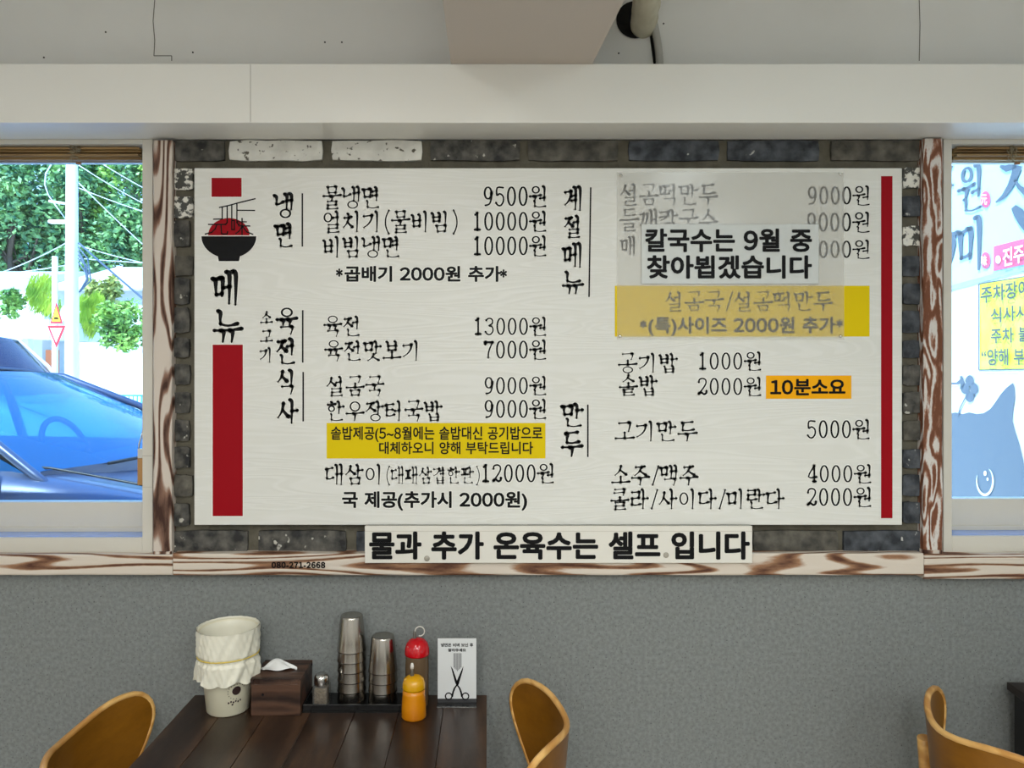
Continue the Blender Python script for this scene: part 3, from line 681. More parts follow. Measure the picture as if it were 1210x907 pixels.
# self service strip under the board
YS = -.046
ST = empty('sign_strip', label='cream strip sign with one bold line, fixed low over the wooden rail', cat='sign')
def PS(x, y, l): p = at(x, y, YS); return (p[0], YS-l, p[2])
a, b = PS(431, 665, 0), PS(889, 621.5, 0)
bev(M().box((a[0], YS, a[2]), (b[0], -.0345, b[2])).build('strip_panel', m_strip, ST), .001)
m = M(); c1 = PS(431, 627.5, .0004); M().box((a[0], YS-.0006, c1[2]), (b[0], YS, c1[2]+.001)).build('groove', mat('groove', rgb(196,190,178), .6), ST)
gothic_line('물과 추가 온육수는 셀프 입니다', 436, 886, 627.5, 661, PS, ST, 'sign_line', bold=.040, halo=False, tr=.02)
for x, y in ((504.5,659.5),(787,655.5)):
    p = PS(x, y, 0); M().lathe([(0, .003), (.004, .0028), (.0066, .0015), (.007, 0)], (p[0], YS, p[2]), 18, ax=Matrix.Rotation(PI/2, 3, 'X')).build('screw_cap', mat('cap', rgb(168,162,150), .4), ST)
def PT(x, y, l): p = at(x, y, Yr); return (p[0], Yr-l-.0006, p[2])
tn = gothic_line('080-271-2668', 321, 384.5, 663.3, 671, PT, tr5, 'number_print', bold=.055, halo=False, tr=.14)

# ---------------------------------------------------------------- windows
def window(idx, side):
    W = empty('window_%d' % idx, kind='structure')
    Yf = -.004
    if side < 0: xi = at(180.3, 0, Yf)[0]; xo = at(168, 0, Yf)[0]; xf = WL
    else: xi = at(1115, 0, Yf)[0]; xo = at(1125, 0, Yf)[0]; xf = WR
    zt = Zs; zb = at(0, 655, Yf)[2]; zb1 = at(0, 635 if side < 0 else 633, Yf)[2]
    fr = M()
    fr.box((xi, Yf, zb), (xo, .13, zt)); fr.box((xo, Yf, zb), (xf, .05, zb1)); fr.box((xo, .05, zb), (xf, .13, zb1-.001))
    fw = abs(xo-xi)
    fr.box((xf, Yf, zb), (xf+side*-.03, .13, zt)); fr.box((xo, Yf, zt-.012), (xf, .13, zt))
    bev(fr.build('window_frame', m_pvc, W), .0015)
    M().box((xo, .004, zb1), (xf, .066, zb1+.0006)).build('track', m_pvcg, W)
    # sash behind, lower rail, ledge line
    Ysn = .066
    zr0 = zb1; zr1 = at(0, 593 if side < 0 else 589, Ysn)[2]
    sx = xo; s = M()
    s.box((sx, Ysn, zr0), (xf, .1, zr1)); s.box((sx, Ysn-.004, zr0), (xf, .1, zr0+.012))
    s.box((xf, Ysn, zr1), (xf-side*.05, .1, zt)); s.box((sx, Ysn, zt-.035), (xf, .1, zt))
    s.box((xi, Ysn, zr1), (xo-side*.001, .1, zt))
    bev(s.build('sash', m_pvc, W), .002)
    M().box((sx-side*.001, .082, zr1-.005), (xf, .086, zt-.03)).build('glass', m_glass, W)
    if side < 0:
        # latch on the closing stile: steel hook over a brown tab
        p = at(166, 545, .03); l = M()
        l.box((at(162.5,0,.03)[0], .028, at(0,573,.03)[2]), (at(169.5,0,.03)[0], .045, at(0,541,.03)[2]))
        lo = bev(l.build('latch_tab', mat('latch tab', rgb(178,132,78), .5), W), .002)
        l = M(); l.box((at(163.5,0,.03)[0], .026, at(0,541,.03)[2]), (at(169.5,0,.03)[0], .04, at(0,530,.03)[2]))
        l.tube([at(164,531,.03), at(164.5,524,.03), at(167,516,.03), at(169,508,.03)], .0022, 8)
        l.build('latch_hook', m_chrome, W)
        g = M(); q0 = at(168, 538, Yf); q1 = at(180, 539, Yf); g.box((q0[0], Yf-.0004, q0[2]), (q1[0], Yf, q0[2]-.0012)); 
        q0 = at(168, 575, Yf); g.box((q0[0], Yf-.0004, q0[2]), (q1[0], Yf, q0[2]-.0008)); g.build('frame_joint', mat('fj', rgb(170,164,150), .7), W)
    return W
window(1, -1); window(2, 1)
# rolled bamboo blinds
def blind(side, label, cordpx):
    B = empty('bamboo_blind', label=label, cat='blind')
    x0 = at(168, 0, .03)[0]-.001 if side < 0 else at(1125, 0, .03)[0]+.001; xf = (WL+.04) if side < 0 else (WR-.04)
    zt = at(0, 167, .03)[2]; zb = at(0, 189.5, .03)[2]; n = 9
    for i in range(n):
        zz = zt+.004-(zt+.004-zb)*(i+.5)/n; y = .03+.012*math.cos(i*2.2)
        M().box((x0, y-.008, zz-.0024), (xf, y+.008, zz+.0026)).build('slat', m_bamboo, B)
    M().box((x0, .046, zb), (xf, .05, zt)).build('rolled_core', m_bamboo, B)
    m = M(); rr = random.Random(side+5)
    pts = []
    for i in range(46):
        cx_ = cordpx+rr.uniform(-8, 8); cy_ = rr.uniform(171, 187) if i < 38 else rr.uniform(183, 192)
        pts.append(at(cx_, cy_, rr.uniform(.008, .014)))
    m.tube(pts, .0009, 5).build('cord', m_cord, B)
    p = at(cordpx+5, 193, .02)
    M().bbox((p[0]-.006, .016, p[2]-.003), (p[0]+.006, .024, p[2]+.003), .0015).build('cord_stop', mat('cord stop', rgb(150,110,80), .5), B)
blind(-1, 'rolled up bamboo blind at the top of the left window', 88)
blind(1, 'rolled up bamboo blind at the top of the right window', 1197)
# ---------------------------------------------------------------- ceiling lamps (outside the view)
for i, (x, y, z, a, b, e, c) in enumerate(LIGHTS):
    o = bev(M().box((x-a/2-.02, y-b/2-.02, z+.008), (x+a/2+.02, y+b/2+.02, ZC if z > 2.4 else Zf1)).build('lamp_housing', m_pvc, ceil), .004)

# ---------------------------------------------------------------- table and the things on it
ZT = .74
def tpos(px, py): return atz(px, py, ZT)
TX0, TX1 = at(230, 0, -.004)[0], at(575.5, 0, -.004)[0]; TY1 = -.004; TY0 = -1.2; tcx, tcy = (TX0+TX1)/2, (TY0+TY1)/2
T = empty('table', (tcx, tcy, 0), label='dark stained plank dining table standing against the grey wall', cat='table')
npl = 7; pw = (TX1-TX0)/npl
for i in range(npl):
    a = TX0+pw*i-tcx
    bev(M().box((a+.0004, TY0-tcy, ZT-.022), (a+pw-.0004, TY1-tcy, ZT)).build('plank', m_table, T), .0009, 1)
M().box((TX0-tcx+.012, TY0-tcy+.012, ZT-.05), (TX1-tcx-.012, TY1-tcy-.012, ZT-.0225)).build('apron', m_tabledge, T)
for sx in (-1, 1):
    for sy in (-1, 1):
        xx = sx*((TX1-TX0)/2-.06); yy = sy*((TY1-TY0)/2-.06)
        bev(M().box((xx-.025, yy-.025, 0), (xx+.025, yy+.025, ZT-.05)).build('leg', m_blackm, T), .002)

# cream bin with a bag folded over it
bc = tpos(270, 842); bx, by = (271-VX)*(1.79)/F, -.078
BN = empty('bucket', (bx, by, ZT), label='cream plastic bucket lined with a thin bag, on the left of the table', cat='bucket')
hB = .196; rb, rt = .050, .0705
m = M(); m.lathe([(0, .0), (rb-.003, 0), (rb, .003), (rt-.001, hB-.006), (rt, hB-.002), (rt-.002, hB), (rt-.0045, hB-.003), (rb-.001, .006), (0, .006)], n=48)
m.build('bucket_body', m_bin, BN)
rr = random.Random(3)
def bag(u, v):
    a = 2*PI*u; k = .0; z_ = hB+.003-v*.118
    r = rt+.0022 + .0035*v*(1+.8*math.sin(a*7+v*3)+.5*math.sin(a*13+v*9)) - (rt-rb)*v*.55*.5
    if .50 < v < .62: r -= .0036
    if v > .62: r += .004*(v-.62)/.38*.7*(1+math.sin(a*9+1)+.7*math.sin(a*17))
    if v > .8: z_ += (v-.8)*5*(.004*math.sin(a*5+.5)+.003*math.sin(a*11))
    base = rb+(rt-rb)*z_/hB+.0012
    r = max(r+.0014*math.sin(a*19+v*13+math.sin(a*3)*2)*math.sin(a*5+v*4)+.0008*math.sin(a*31-v*22), base)
    return (r*math.cos(a), r*math.sin(a), z_)
def bagin(u, v):
    a = 2*PI*u; z_ = hB+.003-v*.19; r = rb+(rt-rb)*z_/hB-.006-.002*v*(1+math.sin(a*6+v*5))
    if v < .04: r = rt+.0006
    return (r*math.cos(a), r*math.sin(a), z_)
m = M(); m.grid(bag, 120, 34); m.grid(bagin, 96, 16, flip=True); m.build('bin_bag', m_bag, BN)
m = M(); zb_ = hB+.003-.56*.118
m.tube([((rt+.0012)*math.cos(2*PI*i/48)*.985, (rt+.0012)*math.sin(2*PI*i/48)*.985, zb_-.004*math.cos(2*PI*i/48-2.0)) for i in range(48)], .0016, 6, closed=True).build('rubber_band', m_bandy, BN)
# round emblem printed on the bucket
def onbin(da, z_, r_=.0007):
    a = math.radians(-52)+da; q = rb+(rt-rb)*z_/hB+r_; return (q*math.cos(a), q*math.sin(a), z_)
m = M()
def disc_on(cz, rad, sc=1, lift=.0007, ca=0, n=20, sq=1.0):
    P = [onbin(ca+rad*math.cos(2*PI*i/n)/rb*.95, cz+rad*sq*math.sin(2*PI*i/n), lift) for i in range(n)]
    m.add(P, [list(range(n))])
disc_on(.062, .0095, sq=1.1)
for i in range(13):
    a = PI*.15+i*PI*1.35/12; disc_on(.060+.0175*math.sin(a), .0011, ca=-.0175*math.cos(a)/rb*-1, n=6)
for i, dx in enumerate((-.016, -.011, -.006, -.001, .004, .009)):
    disc_on(.036+(.001 if i % 2 else -.001), .0021, ca=dx/rb, n=5, sq=1.4)
disc_on(.030, .0024, ca=-.008/rb, n=7)
m.build('emblem_print', mat('emblem', rgb(54,36,34), .5), BN)

# wooden tissue box
a = tpos(296, 846); b_ = tpos(354.5, 846); tw = b_[0]-a[0]
tb = ((a[0]+b_[0])/2, a[1]+.065, ZT); hT = .0865
TB = empty('tissue_box', tb, label='dark wooden tissue box beside the cream bucket', cat='tissue box')
bev(M().box((-tw/2, -.062, 0), (tw/2, .058, hT-.012)).build('box_body', m_walnut, TB), .0012)
m = M()
o_ = .0035; s_ = (-tw/2-.001, tw/2+.001, -.063, .059)
ring_o = [(s_[0],s_[2]),(s_[1],s_[2]),(s_[1],s_[3]),(s_[0],s_[3])]
n = 32
oval = [(.036*math.cos(2*PI*i/n+PI/n), -.004+.016*math.sin(2*PI*i/n+PI/n)) for i in range(n)]
outer = []
for x, y in oval:
    q = max(abs(x)/(tw/2+.001), abs(y+.002)/.061); outer.append((x/q, (y+.002)/q-.002))
vs = [(x, y, hT) for x, y in outer]+[(x, y, hT) for x, y in oval]+[(x, y, hT-.012) for x, y in outer]+[(x, y, hT-.012) for x, y in oval]
fs = []
for i in range(n):
    k = (i+1) % n; fs += [(i,k,n+k,n+i), (2*n+i,2*n+k,k,i), (n+i,n+k,3*n+k,3*n+i)]
# true corners
m.add(vs, fs); m.box((-tw/2-.001, -.063, hT-.0125), (-tw/2+.006, -.056, hT-.0001)); m.box((tw/2-.006, -.063, hT-.0125), (tw/2+.001, -.056, hT-.0001))
m.box((-tw/2-.001, .052, hT-.0125), (-tw/2+.006, .059, hT-.0001)); m.box((tw/2-.006, .052, hT-.0125), (tw/2+.001, .059, hT-.0001))
m.build('lid', m_walnut, TB)
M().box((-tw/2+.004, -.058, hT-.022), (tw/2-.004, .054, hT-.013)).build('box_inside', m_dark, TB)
m = M()
def tis(u, v):
    x = -.052+.088*u; y = -.004+(v-.5)*.032*math.sin(PI*min(1, max(.04, (u+.05)**.8)))*1.0
    z_ = hT-.002+.012*math.sin(PI*u)*(.6+.8*v)+.003*math.sin(u*9+v*5)+(.004 if v > .9 else 0)
    if u < .25: z_ = max(z_, hT+.002+.004*u)
    return (x, y, max(z_, hT-.006+.006*(1-abs(v-.5)*2)+.002))
solid(m.grid(tis, 20, 8).build('tissue', m_tissue, TB), .0006)
m = M(); m.lathe([(0, .0), (.003, 0), (.003, .0006)], (-tw/2+.028, -.0625, .05), 10, ax=Matrix.Rotation(PI/2, 3, 'X')); m.build('wood_knot', m_dark, TB)

# black tray
t0 = tpos(357, 842); t1 = tpos(483, 842)
ty0 = t0[1]; ty1 = ty0+.11
TRY = empty('tray', ((t0[0]+t1[0])/2, (ty0+ty1)/2, ZT), label='shallow black tray holding the steel cups and pepper shaker', cat='tray')
hw, hd = (t1[0]-t0[0])/2, (ty1-ty0)/2
m = M(); m.box((-hw, -hd, 0), (hw, hd, .004))
m.build('tray_base', m_black, TRY)
for nm, A_, B_ in (('rim', (-hw,-hd,.004), (hw,-hd+.004,.02)), ('rim', (-hw,hd-.004,.004), (hw,hd,.02)), ('rim', (-hw,-hd+.004,.004), (-hw+.004,hd-.004,.02)), ('rim', (hw-.004,-hd+.004,.004), (hw,hd-.004,.02))):
    bev(M().box(A_, B_).build(nm, m_black, TRY), .001)
# pepper shaker
def on_tray(px, y): return ((px-VX)*(D+y)/F, y, ZT+.0042)
tyc = (ty0+ty1)/2
PS_ = empty('shaker', on_tray(380, tyc-.02), label='small square glass shaker of ground pepper with chrome cap', cat='shaker')
bev(M().box((-.0185,-.0185,.0), (.0185,.0185,.05)).build('glass_body', m_clear, PS_), .003)
M().bbox((-.015,-.015,.002), (.015,.015,.044), .002).build('pepper', m_pepper, PS_)
M().lathe([(.017,.0501),(.0175,.052),(.0175,.066),(.016,.071),(.011,.0755),(0,.077)], n=28).build('chrome_cap', m_chrome, PS_)
m = M()
for i in range(5):
    a_ = 2*PI*i/5; m.lathe([(.0012,.0745),(0,.0770)], (.007*math.cos(a_), .007*math.sin(a_), .0), 8, cap0=True)
m.build('cap_hole', m_dark, PS_)
# steel cups, stacked upside down
def cup_bm(hc=.086, r0=.0355, r1=.0265):
    return M().lathe([(r0-.0012, .0), (r0+.0002, .0006), (r0-.0002, .003), (r0-.0024, .0240), (r1+.0016, hc-.006), (r1+.0006, hc-.0015), (r1-.001, hc), (r1-.0035, hc-.0006), (0, hc-.0010)], n=40)
def inner_bm(hc=.078, r0=.0355, r1=.0265):
    return M().lathe([(r0-.001, .0005), (r0-.0027, .010), (r1+.0002, hc-.004), (0, hc-.004)], n=40)
C0 = None
def stack(px, y, n, pitch, which, grp):
    global C0
    p = on_tray(px, y)
    names = {1: 'topmost', n: 'lowest'}
    ordw = ['lowest', 'second lowest', 'third from the bottom', 'fourth from the bottom', 'fifth from the bottom']
    for k in range(n):
        lab = ('topmost upturned steel cup of the %s stack on the black tray' % which) if k == n-1 else ('upturned steel cup, %s of the %s stack on the black tray' % (ordw[k], which))
        if C0 is None:
            c = empty('steel_cup'); cup_bm().build('cup_wall', m_steel, c); C0 = c
        else: c = copy_tree(C0)
        c.location = (p[0]+R.uniform(-.0005,.0005), p[1], p[2]+k*pitch); c.rotation_euler = (0, 0, R.uniform(0, 6))
        tag(c, label=lab, cat='cup', group=grp)
stack(415.5, tyc+.012, 6, .0242, 'taller', 'upturned steel cups in the taller stack')
stack(452.5, tyc+.006, 4, .0242, 'shorter', 'upturned steel cups in the shorter stack')

# red capped bottle and mustard bottle
def bottle(name, px, py, rad, hb, mb, mcap, lab, nozzle, rdome, cat='bottle', zoff=0):
    p = tpos(px, py); B = empty(name, (p[0], p[1]+rad, ZT), label=lab, cat=cat)
    return B
p = tpos(492, 838)
RB = empty('sauce_bottle', (p[0]-.001, p[1]+.028, ZT), label='tall clear squeeze bottle with red domed cap behind the mustard', cat='bottle')
M().lathe([(0,.0),(.027,0),(.0285,.002),(.0285,.098),(.0275,.118),(.0265,.122),(.0,.122)], n=36).build('bottle_body', m_vin, RB)
M().lathe([(.0298,.1225),(.0302,.126),(.0295,.138),(.0255,.150),(.018,.158),(.009,.1615),(0,.162)], n=36, cap0=True).build('dome_cap', m_redp, RB)
M().lathe([(.0045,.161),(.0042,.172),(.0028,.178),(0,.179)], (-.006,0,0), 14).build('nozzle', mat('grey nozzle', rgb(96,92,86), .4), RB)
pts = [(-.006+.001, 0, .172)]+[(.0065+.0115*math.cos(PI*1.15-2*PI*.86*i/16), 0, .178+.0115*math.sin(PI*1.15-2*PI*.86*i/16)) for i in range(17)]
M().tube(pts, .0014, 8).build('cap_strap', mat('strap', rgb(216,212,204), .4), RB)
p = tpos(487.5, 853)

YBt = empty('mustard_bottle', (p[0], p[1]+.029, ZT), label='short yellow mustard squeeze bottle in front of the red capped one', cat='bottle')
M().lathe([(0,.0),(.028,0),(.0295,.003),(.0285,.03),(.0265,.055),(.0258,.066),(0,.066)], n=36).build('bottle_body', m_must, YBt)
M().lathe([(.0268,.0665),(.0272,.070),(.0262,.080),(.0225,.090),(.014,.0955),(.0055,.0968),(0,.097)], n=36, cap0=True).build('dome_cap', m_yelp, YBt)
M().lathe([(.0050,.0966),(.0042,.104),(.0030,.112),(0,.113)], (-.004,0,0), 14).build('nozzle', mat('dark nozzle', rgb(92,84,70), .4), YBt)
M().lathe([(.0042,.1125),(.0045,.1185),(.0026,.125),(0,.126)], (-.004,0,0), 14, cap0=True).build('nozzle_tip', mat('white tip', rgb(226,222,214), .35), YBt)

# scissors sign in a clear stand
a_ = tpos(516.5, 833.5); b_ = tpos(563, 833.5); sw_ = b_[0]-a_[0]; zt_ = ZT+(.74*0)+ (833.5-755.5)*(D+a_[1])/F
SS = empty('table_sign', ((a_[0]+b_[0])/2, a_[1]+.012, ZT), label='small white sign with scissors picture in a clear stand', cat='sign')
hs = zt_-ZT; ys = 0.0
bev(M().box((-sw_/2, .0005, .003), (sw_/2, .0022, hs)).build('stand_plate', m_clear, SS), .0005)
M().box((-sw_/2, -.022, .0), (sw_/2, .024, .003)).build('stand_foot', m_black, SS)
M().box((-sw_/2, -.0235, .0002), (sw_/2, -.0221, .0026)).build('foot_edge', m_clear, SS)
M().box((-sw_/2+.0006, -.0006, .0122), (sw_/2-.0006, .0004, hs-.001)).build('paper', mat('sign paper', rgb(226,228,228), .5), SS)
M().box((-sw_/2+.0006, -.0006, .003), (sw_/2-.0006, .0004, .012)).build('dark_band', mat('dark band', rgb(52,52,54), .3), SS)
def PQ(x, y, l):          # pixel frame to sign-local
    return ((x-539.7)/(563-516.5)*sw_, -.0007-l*.4, hs-(y-755.5)/78.0*hs)
gothic_line('냉면은 비벼 보신 후', 520.5, 559, 761.5, 766, PQ, SS, 'sign_line', bold=.04, halo=False)
gothic_line('잘라주세요', 529, 550.5, 767.8, 771.8, PQ, SS, 'sign_line', bold=.04, halo=False)
m = M()
for i in range(7): x = 535.6+i*1.42; m.add([PQ(x, 795+abs(3-i)*-1.5, .0001), PQ(x+.9, 795+abs(3-i)*-1.5, .0001), PQ(x+.9, 773.5, .0001), PQ(x, 773.5, .0001)], [(0,1,2,3)])
m.build('noodle_strand_print', mat('grey print', rgb(120,120,122), .5), SS)
m = M()
def bl(pts): m.add([PQ(x, y, .0008) for x, y in pts], [list(range(len(pts)))[::-1]])
bl([(532.2,788.5),(534.6,792),(541.5,811),(539.6,812.5),(537.3,808)]); bl([(547.3,788.5),(546.6,794),(541.8,810.5),(538.6,811.5),(539.6,806)])
for sgn in (-1, 1):
    pts = [(539.8, 811), (539.8+sgn*3, 815), (539.8+sgn*4.8, 820), (539.8+sgn*6, 825.5)]
    for (x0, y0), (x1, y1) in zip(pts, pts[1:]):
        m.add([PQ(x0-1.1, y0, .0008), PQ(x1-1.1, y1, .0008), PQ(x1+1.1, y1, .0008), PQ(x0+1.1, y0, .0008)], [(0,1,2,3)])
    cxr = 539.8+sgn*10; N_ = 20
    for i in range(N_):
        q0, q1 = 2*PI*i/N_, 2*PI*(i+1)/N_
        m.add([PQ(cxr+4.6*math.cos(q0), 824.6+4.6*math.sin(q0), .0008), PQ(cxr+4.6*math.cos(q1), 824.6+4.6*math.sin(q1), .0008), PQ(cxr+3.1*math.cos(q1), 824.6+3.1*math.sin(q1), .0008), PQ(cxr+3.1*math.cos(q0), 824.6+3.1*math.sin(q0), .0008)], [(0,3,2,1)])
m.build('scissors_print', m_ink, SS)

# ---------------------------------------------------------------- chairs (sitter faces local +x)
def chair(loc, rz, lab, wrap=.085, half=.215, ztop=.825):
    C_ = empty('dining_chair', loc, rz, label=lab, cat='chair', group=None)
    zc_ = ztop-.125
    n = 56
    HO = [(0,-.016),(.05,-.012),(.10,-.003),(.145,0),(.185,-.008),(.208,-.034),(.212,-.068),(.198,-.108),(.172,-.150),(.140,-.190),(.105,-.225),(.07,-.250),(.035,-.262),(0,-.265)]
    HO = [(a_*half/.212, b_) for a_, b_ in HO]; FO = HO+[(-a_, b_) for a_, b_ in HO[-2:0:-1]]
    def outline(t):      # closed winged outline in (y, z), smoothed
        n_ = len(FO); q = (t % 1)*n_; i = int(q); f = q-i; P = [Vector(FO[(i+k) % n_]) for k in (-1,0,1,2)]
        v = .5*((2*P[1])+(P[2]-P[0])*f+(2*P[0]-5*P[1]+4*P[2]-P[3])*f*f+(3*P[1]-P[0]-3*P[2]+P[3])*f**3)
        return v.x, v.y+.125
    def shell(y, z, off):
        f = abs(y)/half
        x = wrap*(f**1.8) - .10*(z)*.9 + off
        return Vector((x-.02, y, zc_+z))
    K = 9; th = .012
    m = M(); vs = []
    for side, off in ((0, th/2), (1, -th/2)):
        for k in range(K+1):
            rad = 1-k/K
            if k == 0: rad = 1.0
            for i in range(n):
                y, z = outline(i/n); p = shell(y*rad, z*rad, off); vs.append(p)
    fs_f, fs_b = [], []
    L_ = (K+1)*n
    for k in range(K):
        for i in range(n):
            j = (i+1) % n
            fs_f.append((k*n+i, k*n+j, (k+1)*n+j, (k+1)*n+i)); fs_b.append((L_+k*n+j, L_+k*n+i, L_+(k+1)*n+i, L_+(k+1)*n+j))
    bk = M().add(vs, fs_f+fs_b, 0, True).build('backrest', m_veneer, C_)
    # rounded plywood edge band
    m = M(); pts = [shell(*outline(i/n), 0) for i in range(n)]
    m.tube(pts, .0068, 10, closed=True).build('backrest_edge', m_ply, bk)
    # seat
    m = M(); sd = .20
    def seat_o(i, n_=40):
        a = 2*PI*i/n_; c, s = math.cos(a), math.sin(a); return (.21+sd*math.copysign(abs(c)**.6, c), .205*math.copysign(abs(s)**.6, s))
    po = [seat_o(i) for i in range(40)]
    m.prism(po, .435, .449); st = bev(m.build('seat', m_veneer, C_), .004)
    M().tube([(x, y, .442) for x, y in po], .0078, 8, closed=True).build('seat_edge', m_ply, st)
    # bent back posts and front legs
    for sy in (-1, 1):
        q1, q2 = shell(sy*.135, ztop-.19-zc_, -.019), shell(sy*.125, ztop-.092-zc_, -.017)
        P = [(-.075, sy*.185, 0), (-.035, sy*.178, .25), (-.012, sy*.168, .44), tuple(q1), tuple(q2)]
        pts = []
        for i in range(len(P)-1):
            a_, b_ = Vector(P[i]), Vector(P[i+1])
            for k in range(4): pts.append(a_.lerp(b_, k/4))
        pts.append(Vector(P[-1]))
        m = M(); m.tube(pts, [.017]*(len(pts)-6)+[.017,.016,.016,.015,.015,.014], 10).build('leg', m_ply, C_)
        M().tube([(.40, sy*.19, 0), (.37, sy*.172, .434)], [.012, .017], 10).build('leg', m_ply, C_)
        M().tube([(-.004, sy*.165, .41), (.37, sy*.17, .41)], .011, 8).build('seat_rail', m_ply, C_)
    m = M().tube([tuple(shell(-.13, ztop-.2-zc_, -.02)), tuple(shell(0, ztop-.2-zc_, -.02)), tuple(shell(.13, ztop-.2-zc_, -.02))], .012, 8).build('back_rail', m_ply, C_)
    return C_
chair((-.855, -.305, 0), 0, 'wooden shell-back chair at the left side of the dark table', wrap=.075, ztop=.80)
chair((.135, -.285, 0), PI, 'wooden shell-back chair at the right side of the dark table', wrap=.105, ztop=.822)
chair((.965, -.325, 0), 0, 'wooden shell-back chair near the right edge, facing away to the right', wrap=.135, ztop=.822)
# dark cabinet at the right edge
q = at(1202, 822, -.12)
CB = empty('cabinet', (q[0]+.22, -.27, 0), math.radians(-6), label='black cabinet with brown top at the far right edge', cat='cabinet')
zc_ = q[2]
bev(M().box((-.20, -.16, 0), (.25, .20, zc_-.02)).build('cabinet_body', m_blackm, CB), .002)
bev(M().box((-.212, -.17, zc_-.019), (.26, .21, zc_)).build('cabinet_top', m_tabledge, CB), .002)
bev(M().box((-.0, -.168, .06), (.24, -.161, zc_-.04)).build('door', m_blackm, CB), .001)

# ---------------------------------------------------------------- outside
ZG = .12
m_asph = mat('pale street', rgb(214,212,206), .9, col2=rgb(226,224,218), scale=3)
m_white_r = mat('white render', rgb(236,234,230), .9)
gr = M(); gr.add([(-60, .2, ZG), (60, .2, ZG), (60, 18, ZG), (-60, 18, ZG), (60, 90, ZG+9), (-60, 90, ZG+9)], [(0,1,2,3), (3,2,4,5)])
gr.build('ground', m_asph, kind='structure', label='pale street and slope outside the windows')
def ato(px, py, d): return at(px, py, d-D)
# building wing on the right with its signs: a plane seen at a slant
wp = Vector((2.95, 4.70-D, 0)); wd_ = Vector((-.227*-1, 1, 0)).normalized()   # runs away from us
wd_ = Vector(((2.95-2.62), (4.70-3.35), 0)).normalized()
nrm = Vector((-wd_.y, wd_.x, 0))
def PW(px, py, lift):
    dx, dz = (px-VX)/F, -(py-VY)/F; dirv = Vector((dx, 1, dz)); o = Vector((0, -D, H))
    t_ = (wp-o).dot(nrm)/dirv.dot(nrm); p_ = o+dirv*t_
    p_ = p_+nrm*(lift*4)
    return (p_.x, p_.y, p_.z)
WG = empty('side_building', (wp.x, wp.y, ZG), label='white wall of the neighbouring wing beyond the right window', cat='building')
def loc_(M_, parent):      # shift a world-space mesh to its parent's frame
    for i, v in enumerate(M_.v): M_.v[i] = (v[0]-parent.location.x, v[1]-parent.location.y, v[2]-parent.location.z)
    return M_
A_ = wp-wd_*4.2*.36; B_ = wp+wd_*2.2
m = M(); th_ = -nrm*.2
def quadbox(a, b, z0, z1, back):
    P = [a, b, b+back, a+back]
    m.add([(p.x, p.y, z0) for p in P]+[(p.x, p.y, z1) for p in P], [(0,1,5,4),(1,2,6,5),(2,3,7,6),(3,0,4,7),(4,5,6,7),(3,2,1,0)])
quadbox(A_, B_, ZG, 2.9, th_); loc_(m, WG); m.build('wall', m_white_r, WG)
# banner, red band, yellow sign, cat, clover
m_ban = mat('pale blue banner', rgb(196,222,226), .6); m_gry = mat('grey blue vinyl', rgb(92,100,106), .7)
m_pink = mat('faded red vinyl', rgb(226,92,116), .6); m_yout = mat('faded yellow vinyl', rgb(236,236,40), .6, col2=rgb(240,240,90), scale=6); m_gtx = mat('grey lettering', rgb(84,88,82), .7)
m_wv = mat('white vinyl', rgb(244,246,246), .6); m_trk = mat('banner edge', rgb(168,182,186), .6)
SB = empty('banner', (wp.x, wp.y, 1.9), label='pale blue shop banner on the wall outside the right window', cat='banner')
m = M(); l0 = lambda x: 338-(x-1125)*.27
m.add([PW(1100, l0(1100), .001), PW(1290, l0(1290), .001), PW(1290, 60, .001), PW(1100, 190-8, .001)], [(0,1,2,3)]); loc_(m, SB).build('banner_cloth', m_ban, SB)
m = M(); m.add([PW(1100, l0(1100)+5, .0012), PW(1290, l0(1290)+5, .0012), PW(1290, l0(1290)-1, .0012), PW(1100, l0(1100)-1, .0012)], [(0,1,2,3)]); loc_(m, SB).build('banner_hem', m_trk, SB)
def local_line(fn, parent):
    n0 = set(bpy.data.objects); o = fn(); me = o.data
    for v in me.vertices: v.co -= parent.location
    return o
sk = lambda k0: (lambda x, y, l: PW(x, y-(x-k0)*.22, .002+l))
local_line(lambda: brush_line('원', 1135, 1163, 196, 250, sk(1150), SB, 'banner_letter', w=.085, mats=[m_gry, m_gry], halo=False), SB)
local_line(lambda: brush_line('미', 1134, 1166, 258, 320, sk(1150), SB, 'banner_letter', w=.085, mats=[m_gry, m_gry], halo=False), SB)
m = M()
def polyW(pts, lift, fn=PW): m.add([fn(x, y, lift) for x, y in pts], [list(range(len(pts)))[::-1]])
# big partly visible brush letters
def thick(pts, ws, lift=.0025):
    n_ = len(pts); Lp = []; Rp = []
    for i in range(n_):
        a_ = pts[max(i-1,0)]; b_ = pts[min(i+1,n_-1)]; q = math.hypot(b_[0]-a_[0], b_[1]-a_[1]); nx, ny = -(b_[1]-a_[1])/q, (b_[0]-a_[0])/q
        Lp.append((pts[i][0]+nx*ws[i]/2, pts[i][1]+ny*ws[i]/2)); Rp.append((pts[i][0]-nx*ws[i]/2, pts[i][1]-ny*ws[i]/2))
    for i in range(n_-1): m.add([PW(*Lp[i], lift), PW(*Rp[i], lift), PW(*Rp[i+1], lift), PW(*Lp[i+1], lift)], [(0,1,2,3)])
thick([(1184,196),(1191,199),(1203,195)], [3,8,6]); thick([(1205,195),(1202,206),(1196,220),(1188,232),(1179,239)], [11,9,7,5,2]); thick([(1201,212),(1207,221),(1216,228)], [3,5,9])
